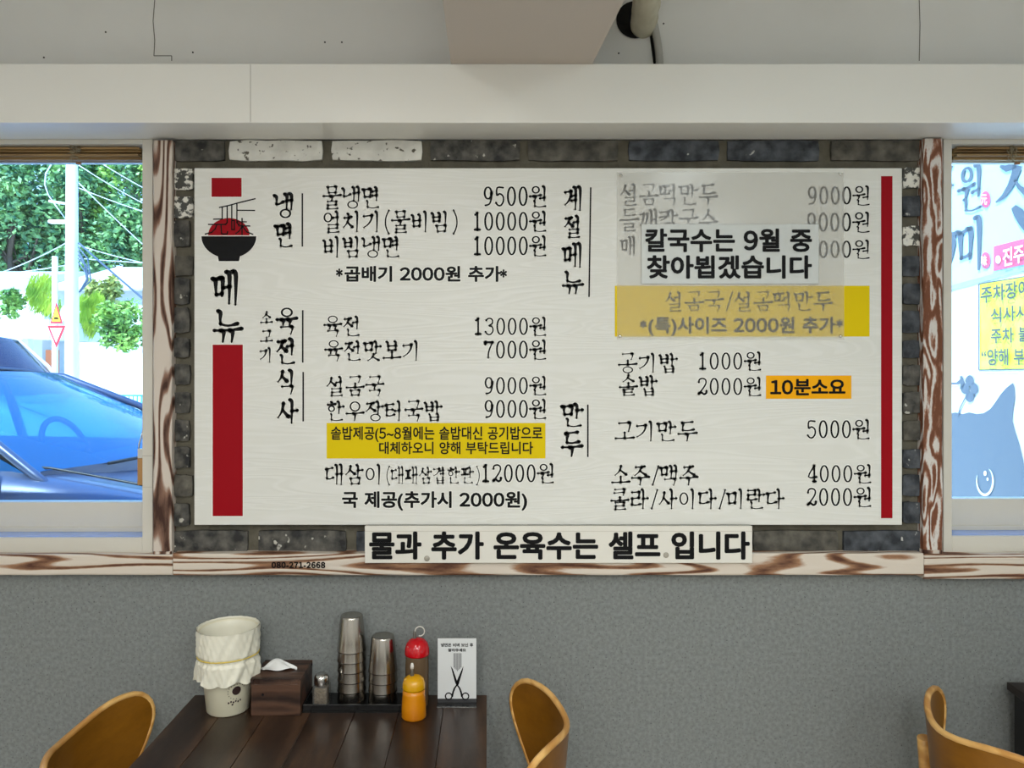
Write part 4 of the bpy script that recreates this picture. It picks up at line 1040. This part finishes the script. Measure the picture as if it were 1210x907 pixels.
thick([(1200,244),(1206,251),(1213,262),(1222,276)], [7,13,14,10]); thick([(1127,274),(1129,286),(1126,302),(1122,318)], [7,6,5,2]); thick([(1124,200),(1128,196)], [3,2]); thick([(1124,220),(1129,218)], [2,3])
loc_(m, SB).build('banner_letter', m_gry, SB)
m = M()
for cx_, cy_ in ((1166.5,235.5),(1166.5,307.5)): polyW([(cx_+5.8*math.cos(2*PI*i/20), cy_+10*math.sin(2*PI*i/20)) for i in range(20)], .002)
polyW([(1176,320),(1176,291),(1290,262),(1290,296)], .002)
loc_(m, SB).build('red_seal_print', m_pink, SB)
for t_, cx_, cy_ in (('元',1166.5,235.5),('味',1166.5,307.5)):
    local_line(lambda: gothic_line(t_, cx_-3.6, cx_+3.6, cy_-6, cy_+6, lambda x, y, l: PW(x, y, .0035+l), SB, 'seal_letter', bold=.02, mats=[m_wv, m_wv], halo=False), SB)
local_line(lambda: gothic_line('진주냉면', 1189, 1240, 289, 314, lambda x, y, l: PW(x, y-(x-1195)*.24, .0035+l), SB, 'band_letter', bold=.02, mats=[m_wv, m_wv], halo=False), SB) if False else \
local_line(lambda: gothic_line('진주', 1189, 1214, 292, 314, lambda x, y, l: PW(x, y-(x-1195)*.24, .0035+l), SB, 'band_letter', bold=.02, mats=[m_wv, m_wv], halo=False), SB)
m = M(); polyW([(1182.5+3.2*math.cos(2*PI*i/16), 306.5+4.8*math.sin(2*PI*i/16)) for i in range(16)], .0032); loc_(m, SB).build('band_dot', m_wv, SB)
YS_ = empty('parking_notice', (wp.x, wp.y, 1.7), label='yellow notice with grey lettering below the blue banner outside', cat='notice')
m = M(); polyW([(1158.5,437),(1158.5,335.5),(1290,314),(1290,434.5)], .001); loc_(m, YS_).build('notice_panel', m_yout, YS_)
m = M()
for p_, q_ in (((1158.5,437),(1158.5,335.5)), ((1158.5,335.5),(1290,314)), ((1290,434.5),(1158.5,437))):
    thick([p_, q_], [1.2, 1.2], .0022)
loc_(m, YS_).build('notice_border', m_gtx, YS_)
for t_, x0, x1, y0, y1, sl_ in (('주차장이',1162,1219,339,359,.17),('식사시',1174,1217,364,382,.12),('주차 불',1174,1220,388,406,.06),('“양해 부',1163,1214,412,432,.02)):
    local_line(lambda: gothic_line(t_, x0, x1, y0, y1, lambda x, y, l: PW(x, y-(x-x0)*sl_, .003+l), YS_, 'notice_line', bold=.02, mats=[m_gtx, m_gtx], halo=False), YS_)
CT = empty('window_sticker', (wp.x, wp.y, 1.4), label='grey blue cat silhouette decal holding a clover outside the right window', cat='decal')
m = M()
cat = [(1112,592),(1112,489),(1124,488),(1130,487),(1138,489),(1146,487),(1155,489),(1163,488),(1171,483),(1177,475),(1183,466),(1190,458),(1198,452),(1200,458),(1200.5,470),(1198,486),(1197.5,497),(1201,510),(1206,525),(1210,542),(1213,560),(1216,592)]
polyW(cat, .001)
loc_(m, CT).build('cat_body', m_gry, CT)
m = M()
for i in range(4):
    a_ = PI/2*i+PI/2; cx_, cy_ = 1147.5+6*math.cos(a_)*.9, 459-9.5*math.sin(a_)
    polyW([(cx_+4.6*math.cos(2*PI*k/14)*(1+.15*math.cos(4*PI*k/14)), cy_+6.6*math.sin(2*PI*k/14)) for k in range(14)][::1], .002)
thick([(1147,463),(1141,472),(1136,482),(1134,490)], [1.3,1.5,1.5,1.8], .002)
thick([(1122,453),(1132,453),(1138,450)], [2,2.5,6], .002); thick([(1137,444),(1139.5,452),(1137,460)], [3,5,3], .002)
loc_(m, CT).build('clover', m_gry, CT)
m = M()
def rg(cx_, cy_, rx_, ry_, t0_, t1_, wd2):
    n_ = 18
    for i in range(n_):
        q0 = t0_+(t1_-t0_)*i/n_; q1 = t0_+(t1_-t0_)*(i+1)/n_; w0 = wd2*math.sin(PI*i/n_)+.3; w1 = wd2*math.sin(PI*(i+1)/n_)+.3
        m.add([PW(cx_+rx_*math.cos(q0), cy_+ry_*math.sin(q0), .0022), PW(cx_+rx_*math.cos(q1), cy_+ry_*math.sin(q1), .0022), PW(cx_+(rx_-w1)*math.cos(q1), cy_+(ry_-w1)*math.sin(q1), .0022), PW(cx_+(rx_-w0)*math.cos(q0), cy_+(ry_-w0)*math.sin(q0), .0022)], [(0,3,2,1)])
rg(1166, 569, 10.5, 17, -PI*.35, PI*1.15, 2.6)
polyW([(1166+1.8*math.cos(k*.5), 559+3*math.sin(k*.5)) for k in range(12)], .0022); polyW([(1169+1.2*math.cos(k*.5), 566+2*math.sin(k*.5)) for k in range(12)], .0022)
loc_(m, CT).build('eye_print', m_wv, CT)

# cars ----------------------------------------------------------
m_tyre = mat('tyre', rgb(24,24,26), .8); m_rim = mat('alloy', rgb(180,182,186), .3, 1)
m_carg = film_mat('tinted car glass', rgb(30,120,190), .55, .02, .09, (.35, .75, .9, 1))
m_carw = film_mat('dark car glass', rgb(60,50,80), .6, .02, .07, (.4, .4, .5, 1))
m_int = mat('car interior', rgb(38,44,52), .8)
def car(name, lab, paint, glass, loc, rz, hgt=1.45, cowl=1.0, xw=1.35, suv=False):
    """nose at local x=0, tail at x=-4.7, y across"""
    C_ = empty(name, loc, rz, label=lab, cat='car'); L_ = 4.7; hw_ = .9
    def shoulder(x):   # x = distance behind nose
        f = x/L_
        return (.66+.36*min(1, (x/xw))**.6*(cowl-.66)/.36) if x < xw else cowl-.0+.02*math.sin(PI*(x-xw)/(L_-xw))-(.10 if f > .97 else 0)
    def halfw(x): f = x/L_; return hw_*(.80+.20*min(1, (x/.55))**.7)*(1-.16*max(0, (f-.85)/.15)**2)
    st = [0, .05, .15, .35, .6, .9, 1.15, xw, 1.6, 2.0, 2.5, 3.0, 3.5, 3.9, 4.2, 4.45, 4.62, 4.7]
    m = M(); rings = []
    for x in st:
        w_ = halfw(x); s = shoulder(x); lo_ = .22
        if x == 0: s = .58
        r_ = [(w_*.9, lo_), (w_*.985, .32), (w_, .52), (w_*.985, s-.16), (w_*.94, s-.05), (w_*.86, s), (w_*.5, s-(.03 if x < xw+.1 else .0)), (0, s-(.035 if x < xw+.1 else .0))]
        rings.append([(-x, -y, z) for y, z in r_]+[(-x, y, z) for y, z in r_[-2::-1]])
    n_ = len(rings[0]); vs = [p for r_ in rings for p in r_]; fs = []
    for i in range(len(rings)-1):
        for j in range(n_-1): fs.append((i*n_+j, i*n_+j+1, (i+1)*n_+j+1, (i+1)*n_+j))
        fs.append((i*n_+n_-1, i*n_, (i+1)*n_, (i+1)*n_+n_-1))
    fs.append(list(range(n_))); fs.append([(len(rings)-1)*n_+j for j in range(n_)][::-1])
    # open the cabin: drop top faces between cowl and tail
    keep = []
    for f in fs:
        c = sum((Vector(vs[i]) for i in f), Vector())/len(f)
        if c.z > cowl-.04 and -3.75 < c.x < -xw-.02 and abs(c.y) < .74: continue
        keep.append(f)
    m.add(vs, keep, 0, True); bo_ = m.build('body', paint, C_)
    b0 = bmesh.new(); b0.from_mesh(bo_.data); bmesh.ops.recalc_face_normals(b0, faces=b0.faces[:]); b0.to_mesh(bo_.data); b0.free(); subsurf(bo_, 2)
    # greenhouse points
    wt = .60 if not suv else .68; xt = xw+.80 if not suv else xw+.55; xr = 3.25 if not suv else 4.2; xb = 4.0 if not suv else 4.5
    zb_ = cowl-.01
    fb, ft, rt_, rb_ = (-xw, .76, zb_), (-xt, wt, hgt-.06), (-xr, wt, hgt-.06), (-xb, .72, zb_+.02)
    def ws(u, v):
        y = (u*2-1); xx = -xw+(-xt+xw)*v+.16*(1-y*y)*(1-v*.4); yy = y*(.76+(wt-.76)*v); zz = zb_+(hgt-.04-zb_)*v**.9+.025*(1-y*y)*v
        return (xx, yy, zz)
    M().grid(ws, 16, 10).build('windscreen', glass, C_)
    M().grid(lambda u, v: tuple(Vector(ws(u, 0))+Vector((.012, 0, .012-.10*v))), 16, 1, flip=True).build('cowl_panel', paint, C_)
    def rw(u, v):
        y = (u*2-1); return (-xb+(-xr+xb)*v-.08*(1-y*y), y*(.72+(wt-.72)*v), zb_+.02+(hgt-.06-zb_)*v)
    M().grid(rw, 10, 6, flip=True).build('rear_window', glass, C_)
    def roof(u, v):
        y = (v*2-1); xx = -xt+(-xr+xt)*u; return (xx, y*wt, hgt-.055+.055*(1-y*y)+.03*math.sin(PI*u))
    solid(M().grid(roof, 10, 10, flip=True).build('roof', paint, C_), .02)
    for sy in (-1, 1):
        def sw(u, v):
            x0_ = -xw-.05+(-xt+xw)*v; x1_ = -xb+.1+(-xr+xb)*v; return (x0_+(x1_-x0_)*u, sy*(.765+(wt-.765)*v+.03*math.sin(PI*v)), zb_+(hgt-.06-zb_)*v)
        M().grid(sw, 12, 6, flip=(sy > 0)).build('side_window', glass if not suv else m_carw, C_)
        pa = M(); pa.tube([(fb[0]+.16, sy*.79, fb[2]-.11), (fb[0], sy*.78, fb[2]), ((fb[0]+ft[0])/2+.03, sy*(.78+wt)/2+sy*.018, (fb[2]+ft[2])/2+.03), (ft[0], sy*(wt+.01), ft[2]+.01), ((ft[0]+rt_[0])/2, sy*(wt+.015), hgt-.02), (rt_[0], sy*(wt+.01), rt_[2]+.01), (rb_[0], sy*.75, rb_[2])], [.016,.020,.022,.024,.026,.03,.05], 10)
        pa.tube([(-2.55, sy*.80, zb_), (-2.55, sy*(wt+.02), hgt-.05)], .028, 8)
        pa.build('pillar', paint, C_)
        mm_ = M(); mm_.bbox((-xw-.32, sy*.86, zb_), (-xw-.18, sy*1.06, zb_+.13), .035); mo = mm_.build('side_mirror', paint, C_)
        ds = M(); zz = cowl-.08
        for xx_ in (xw+.08, 2.55, 3.5):
            ds.box((-xx_-.004, sy*.905-.004, .3), (-xx_+.004, sy*.905+.004, cowl-.12))
        ds.build('door_gap', m_blackm, C_)
        hs_ = M(); pts = []
        for i in range(14):
            x = .18+(xw-.1)*i/13; pts.append((-x, sy*halfw(x)*(.80-.02*i/13), shoulder(x)+.012))
        hs_.tube(pts, .006, 6).build('bonnet_gap', m_blackm, C_)
        for xx_ in (.85, 3.75):
            wv = M(); ax = Matrix.Rotation(PI/2, 3, 'X')
            wv.lathe([(.2,-.10),(.31,-.10),(.335,-.07),(.335,.07),(.31,.10),(.2,.10)], (-xx_, sy*.80, .335), 28, ax=ax)
            wl = wv.build('wheel', m_tyre, C_)
            M().lathe([(0,.085),(.06,.09),(.19,.07),(.205,.09)] if True else [], (-xx_, sy*.80, .335), 20, ax=Matrix.Rotation(PI/2*(1 if sy < 0 else -1), 3, 'X')).build('hub', m_rim, wl)
        M().bbox((-.30, sy*.60, .56), (-.03, sy*.84, .68), .03).build('headlamp', m_clear, C_)
    # cabin
    M().box((-4.0, -.72, .35), (-xw-.1, .72, .42)).build('cabin_floor', m_int, C_)
    M().bbox((-xw-.45, -.72, .55), (-xw-.02, .72, cowl-.03), .06).build('dashboard', m_int, C_)
    ax = Matrix.Rotation(math.radians(68), 3, 'Y')
    for nm, yy in (('steering_wheel', .36),):
        ctr = Vector((-xw-.62, yy, cowl-.02)); pts = [ctr+ax @ Vector((.19*math.cos(2*PI*i/28), .19*math.sin(2*PI*i/28), 0)) for i in range(28)]
        q_ = M(); q_.tube(pts, .017, 8, closed=True); q_.tube([ctr+ax @ Vector((0,-.18,0)), ctr, ctr+ax @ Vector((0,.18,0))], [.02,.055,.02], 8); q_.build(nm, m_int, C_)
    for yy in (-.36, .36):
        s_ = M(); s_.bbox((-xw-1.35, yy-.24, .42), (-xw-.85, yy+.24, .62), .06); s_.bbox((-xw-1.5, yy-.23, .6), (-xw-1.32, yy+.23, 1.08), .07); s_.bbox((-xw-1.5, yy-.12, 1.10), (-xw-1.40, yy+.12, 1.27), .04); s_.build('seat', m_int, C_)
    wi = M()
    for yy in (-.45, .1):
        wi.tube([(-xw+.13, yy, cowl+.0), (-xw+.17, yy+.3, cowl+.005), (-xw+.13, yy+.5, cowl+.01)], .008, 6)
    wi.build('wiper', m_blackm, C_)
    return C_
m_blue = mat('dark blue metallic paint', rgb(56,66,90), .35, .3, coat=.35)
m_wcar = mat('white car paint', rgb(232,232,232), .3, coat=.6)
car('parked_car', 'blue saloon car parked right outside the left window', m_blue, m_carg, (-.55, 2.0, ZG), math.radians(-4))
car('distant_car', 'white van-like car passing behind the blue saloon', m_wcar, m_carw, (-4.25, 6.6, ZG), math.radians(0), 1.86, 1.18, 1.0, True)

# greenery -------------------------------------------------------
def leaf_mat(name, c1, c2):
    return mat(name, c1, .6, col2=c2, scale=1.3, detail=8, lo=.35, hi=.65)
m_lf = [leaf_mat('deep green leaves', rgb(44,98,70), rgb(150,190,110)), leaf_mat('fresh green leaves', rgb(70,120,50), rgb(170,205,90)), leaf_mat('yellow green leaves', rgb(120,160,30), rgb(215,230,70)), leaf_mat('olive leaves', rgb(110,130,60), rgb(200,200,110))]
m_bark = mat('bark', rgb(92,76,62), .9)
def plant(name, px, py0, py1, halfpx, d, mt, lab, cat, group, n=1800, ls=4.5, trunk=True, deep=None, spiky=False):
    x0, y0, z1 = ato(px, py0, d); z0 = ato(px, py1, d)[2]; rx_ = halfpx*d/F; rz_ = (z1-z0)/2; ry_ = deep or rx_*.7
    gz = max(ZG, ZG+max(0, (y0-18))/72*9)
    zb_ = min(z0, z1) if not trunk else gz
    P = empty(name, (x0, y0, gz if trunk else z0), label=lab, cat=cat, group=group)
    cz = (z0+z1)/2-P.location.z; m = M(); s = ls*d/F; rr = random.Random(int(px*13+py0))
    cl = [(Vector((rr.uniform(-.7,.7)*rx_, rr.uniform(-.7,.7)*ry_, cz+rr.uniform(-.7,.75)*rz_)), rr.uniform(.28,.5)) for _ in range(14)]
    vs = []; fs = []
    for i in range(n):
        c, q = cl[rr.randrange(14)]
        v = Vector((rr.gauss(0,1), rr.gauss(0,1), rr.gauss(0,1))).normalized()*(rr.random()**.35)
        p = c+Vector((v.x*rx_*q, v.y*ry_*q, v.z*rz_*q*1.05))
        a = Vector((rr.gauss(0,1), rr.gauss(0,1), rr.gauss(0,.6))).normalized(); b = a.cross(Vector((rr.gauss(0,1), rr.gauss(0,1), rr.gauss(0,1)))).normalized()
        if spiky: a = Vector((rr.gauss(.35,.3), rr.gauss(0,.3), 1)).normalized(); b = a.orthogonal().normalized()*.3; a = a*1.6
        l = s*rr.uniform(.6,1.3); k = len(vs)
        vs += [p-a*l, p-b*l*.5, p+a*l, p+b*l*.5]; fs.append((k,k+1,k+2,k+3))
    m.add(vs, fs); m.build('foliage', mt, P)
    if trunk:
        t_ = M(); t_.tube([(0,0,-.1), (rx_*.05,0,cz*.5), (0,0,cz)], [rx_*.09, rx_*.07, rx_*.04], 8)
        for k in range(5): c, q = cl[k]; t_.tube([(0,0,cz*.6), c], [rx_*.045, rx_*.015], 6)
        t_.build('trunk', m_bark, P)
    return P
G1 = 'dense trees on the slope beyond the street'
for i, (px, py0, py1, hp, d, k) in enumerate(((-30,150,330,60,46,0),(10,165,330,48,44,0),(52,140,325,50,47,0),(100,150,330,52,45,0),(148,160,330,50,46,1),(200,150,335,60,47,0),(30,230,345,50,44.5,0),(120,235,345,45,44.5,0),(175,240,340,45,44.5,0),(-90,150,340,70,48,0),(-160,150,340,70,50,1),(260,150,340,60,50,0),(75,90,220,60,55,1),(160,80,210,60,56,0),(0,90,220,60,56,0))):
    plant('tree', px, py0, py1, hp, d, m_lf[k], 'dense green tree on the slope seen through the left window', 'tree', G1, n=3400, ls=4.2)
plant('shrub', 47, 322, 376, 22, 29.6, m_lf[2], 'yellow green conifer shrub left of the utility pole', 'shrub', None, 1400, 4, False, spiky=True)
plant('shrub', 12, 340, 378, 16, 29.4, m_lf[1], 'small green shrub at the far left edge of the left window', 'shrub', None, 700, 3.5, False)
plant('shrub', 106, 345, 395, 18, 27, m_lf[2], 'yellow green conifer shrub right of the utility pole', 'shrub', None, 1200, 4, False, spiky=True)
plant('shrub', 128, 325, 380, 26, 31, m_lf[3], 'olive and rusty toned shrub behind the pale wall', 'shrub', None, 1400, 4, False)
plant('shrub', 145, 358, 418, 34, 26.7, m_lf[1], 'big pale flowering shrub hanging over the white wall', 'shrub', None, 2200, 3.6, False)
plant('shrub', 176, 365, 424, 14, 28.6, m_lf[1], 'green shrub by the right edge of the left window', 'shrub', None, 700, 3.6, False)

# far walls, roof, garage
m_roof = mat('pale roof tile', rgb(205,205,210), .8); m_gar = mat('orange shutter', rgb(196,110,70), .7); m_concw = mat('pale concrete', rgb(190,190,188), .9)
HS = empty('house', ato(130, 400, 34), label='low house with pale sloping roof behind the shrubs', cat='house')
def world_box(a, b, parent, name, mt):
    m = M(); m.box(a, b); return loc_(m, parent).build(name, mt, parent)
x0, y_, z0 = ato(60, 335, 34); x1, _, z1 = ato(230, 318, 34); world_box((x0, y_, 0), (x1, y_+6, ato(0, 342, 34)[2]), HS, 'wall', m_concw)
m = M(); ze = ato(0, 343, 34)[2]; zr = ato(0, 306, 34)[2]; m.add([(x0-.3, y_-.4, ze), (x1+.3, y_-.4, ze), (x1+.3, y_+3, zr), (x0+1.5, y_+3, zr), (x0-.3, y_+6.4, ze), (x1+.3, y_+6.4, ze)], [(0,1,2,3),(3,2,5,4),(0,3,4),(1,5,2)])
solid(loc_(m, HS).build('roof', m_roof, HS), .12)
HT = empty('house', ato(10, 400, 36), label='low white house behind the shrubs at the far left', cat='house')
x0, y_, z0 = ato(-120, 318, 36); x1, _, _ = ato(52, 318, 36); world_box((x0, y_, 0), (x1, y_+6, ato(0, 322, 36)[2]), HT, 'wall', m_white_r)
m = M(); ze = ato(0, 328, 36)[2]; zr = ato(0, 312, 36)[2]; m.add([(x0-.3, y_-.4, ze), (x1+.3, y_-.4, ze), (x1+.3, y_+3, zr), (x0+1.5, y_+3, zr), (x0-.3, y_+6.4, ze), (x1+.3, y_+6.4, ze)], [(0,1,2,3),(3,2,5,4),(0,3,4),(1,5,2)])
solid(loc_(m, HT).build('roof', m_roof, HT), .12)
RW_ = empty('retaining_wall', ato(130, 440, 25), label='white rendered garden wall along the street outside', cat='wall')
x0, y_, z1 = ato(92, 417, 25.5); x1 = ato(420, 417, 25.5)[0]; world_box((x0, y_, ZG), (x1, y_+.3, z1), RW_, 'wall', m_white_r)
GW = empty('garage', ato(30, 420, 25), label='flat roofed white garage with an orange door outside', cat='garage')
x0, y_, z1 = ato(-180, 378, 25); x1 = ato(64, 378, 25)[0]; zl = ato(0, 400, 25)[2]
world_box((x0, y_-.3, zl), (x1, y_+3, z1), GW, 'roof_slab', m_white_r); world_box((x0, y_+1, ZG), (x1-1, y_+3, zl), GW, 'wall', m_concw)
gx0, gx1 = ato(35, 0, 25)[0], ato(50, 0, 25)[0]; world_box((gx0, y_+.9, ZG), (gx1, y_+1, zl-.35), GW, 'door', m_gar)
gx0, gx1 = ato(27, 0, 25)[0], ato(33, 0, 25)[0]; world_box((gx0, y_, ZG), (gx1, y_+.3, zl), GW, 'post', m_concw)
# utility pole, its wires, sign post
m_pole = mat('pale concrete pole', rgb(214,214,214), .8); m_wire = mat('pale cable', rgb(196,206,214), .7); m_cabl = mat('dark cable', rgb(70,86,104), .7)
px_ = ato(85, 440, 20); UP = empty('utility_pole', (px_[0], px_[1], ZG), label='tall pale concrete utility pole outside the left window', cat='pole')
M().lathe([(.185, 0), (.17, 3), (.13, 9.2)], n=20, cap1=True).build('pole_shaft', m_pole, UP)
m = M(); zz = ato(0, 241, 20)[2]-ZG
m.tube([(-.1,0,zz), (-.62,0,zz+.08)], .035, 8); m.build('bracket', m_pole, UP)
m = M(); zz = ato(0, 262, 20)[2]-ZG; m.bbox((-.62,-.09,zz-.05), (-.12,.09,zz+.05), .04); m.build('street_light', m_pole, UP)
m = M(); zz = ato(0, 310, 20)[2]-ZG
rr = random.Random(11)
for i in range(5):
    m.tube([(.2,-.05,zz+.1*i), (.35+rr.random()*.2,-.1,zz-.3+.1*i), (.25+rr.random()*.4,-.1,zz-.5), (.2,0,zz-.8)], .02, 6)
m.build('cable_loop', m_cabl, UP)
def wire(p, q, sag, lab, dq=(20, 20), mt=m_wire, r=.012):
    A_ = Vector(ato(*p, dq[0])); B_ = Vector(ato(*q, dq[1])); pts = [A_.lerp(B_, i/14)-A_-Vector((0,0,sag*4*(i/14)*(1-i/14))) for i in range(15)]
    M().tube(pts, r, 6).build('cable', mt, loc=A_, label=lab, cat='cable')
for a_, b_, sg, lb_ in (((93,195),(330,300),.3,'pale overhead cable, upper of the steep ones right of the pole'),((93,222),(330,285),.2,'pale overhead cable sloping gently right from the utility pole'),((92,215),(330,420),.2,'pale cable falling steeply right from the utility pole'),((115,190),(330,290),.2,'pale cable crossing the top right corner of the left window'),((93,290),(330,330),.2,'pale cable over the roof, upper of the low pair right of the pole'),((93,305),(330,310),.1,'pale cable over the roof, lower of the low pair right of the pole'),((-120,345),(78,287),.3,'pale cable rising from the left edge to the utility pole'),((-120,330),(80,313),.1,'nearly level pale cable left of the utility pole')):
    wire(a_, b_, sg, lb_)
wire((93,287), (330,480), .1, 'dark thick overhead cable strung from the utility pole', mt=m_cabl, r=.03)
m = M(); c_ = [ato(x, y, 20.2) for x, y in ((62,192),(54,205),(53,218),(57,230),(66,243),(80,262))]
A_ = Vector(c_[0]); M().tube([Vector(p)-A_ for p in c_], .018, 6).build('cable', m_wire, loc=A_, label='looping pale cable hanging left of the utility pole', cat='cable')
px_ = ato(65, 440, 19); SP = empty('sign_post', (px_[0], px_[1], ZG), label='white post with two triangular traffic signs beside the utility pole', cat='sign post')
M().lathe([(.075, 0), (.07, ato(0, 303, 19)[2]-ZG)], n=14, cap1=True).build('post', m_pole, SP)
m_sr = mat('sign red', rgb(222,40,50), .5); m_sy = mat('sign yellow', rgb(250,200,40), .5)
def tri(cx, ybase, yapex, hw, col, inset, name):
    A_ = [ato(cx-hw, ybase, 18.85), ato(cx+hw, ybase, 18.85), ato(cx, yapex, 18.85)]; c = sum((Vector(a) for a in A_), Vector())/3
    o = Vector((px_[0], px_[1], ZG)); m = M(); B_ = [Vector(a)-o for a in A_]
    m.add([(b.x, b.y, b.z) for b in B_]+[(b.x, b.y+.02, b.z) for b in B_], [(0,1,2),(3,5,4),(0,3,4,1),(1,4,5,2),(2,5,3,0)]); s = m.build(name, m_sr, SP)
    m = M(); C2 = [c+(Vector(a)-c)*inset-o for a in A_]; m.add([(b.x, b.y-.006, b.z) for b in C2], [(0,1,2)]); m.build('sign_face', col, s)
    return c-o, s
c, s = tri(66.5, 382, 357, 7.2, m_sy, .72, 'warning_sign')
m = M(); m.add([(c.x-.07, c.y-.01, c.z-.07), (c.x+.07, c.y-.01, c.z-.07), (c.x+.04, c.y-.01, c.z-.02), (c.x-.04, c.y-.01, c.z-.02)], [(0,1,2,3)]); m.build('hump_print', m_ink, s)
tri(66.5, 384.5, 410.5, 10.8, m_white, .66, 'yield_sign')
# wire basket trolley near the street edge
q = ato(155, 492, 9); BK = empty('wire_crate', (q[0], q[1], ZG), label='small teal wire crate standing on the street behind the car', cat='crate')
m_teal = mat('teal wire', rgb(40,150,150), .5); m = M(); h0, h1 = ato(0, 492, 9)[2]-ZG, ato(0, 467, 9)[2]-ZG
h0 = 0.0; h1 = ato(0, 467, 9)[2]-ZG
for i in range(12):
    x = -.2+i*.05
    for y in (-.15, .15): m.tube([(x, y, h0), (x, y, h1)], .006, 5)
for i in range(12):
    z_ = h0+(h1-h0)*i/11
    for y in (-.15, .15): m.tube([(-.2, y, z_), (.35, y, z_)], .006, 5)
m.build('wire_mesh', m_teal, BK, kind='stuff')
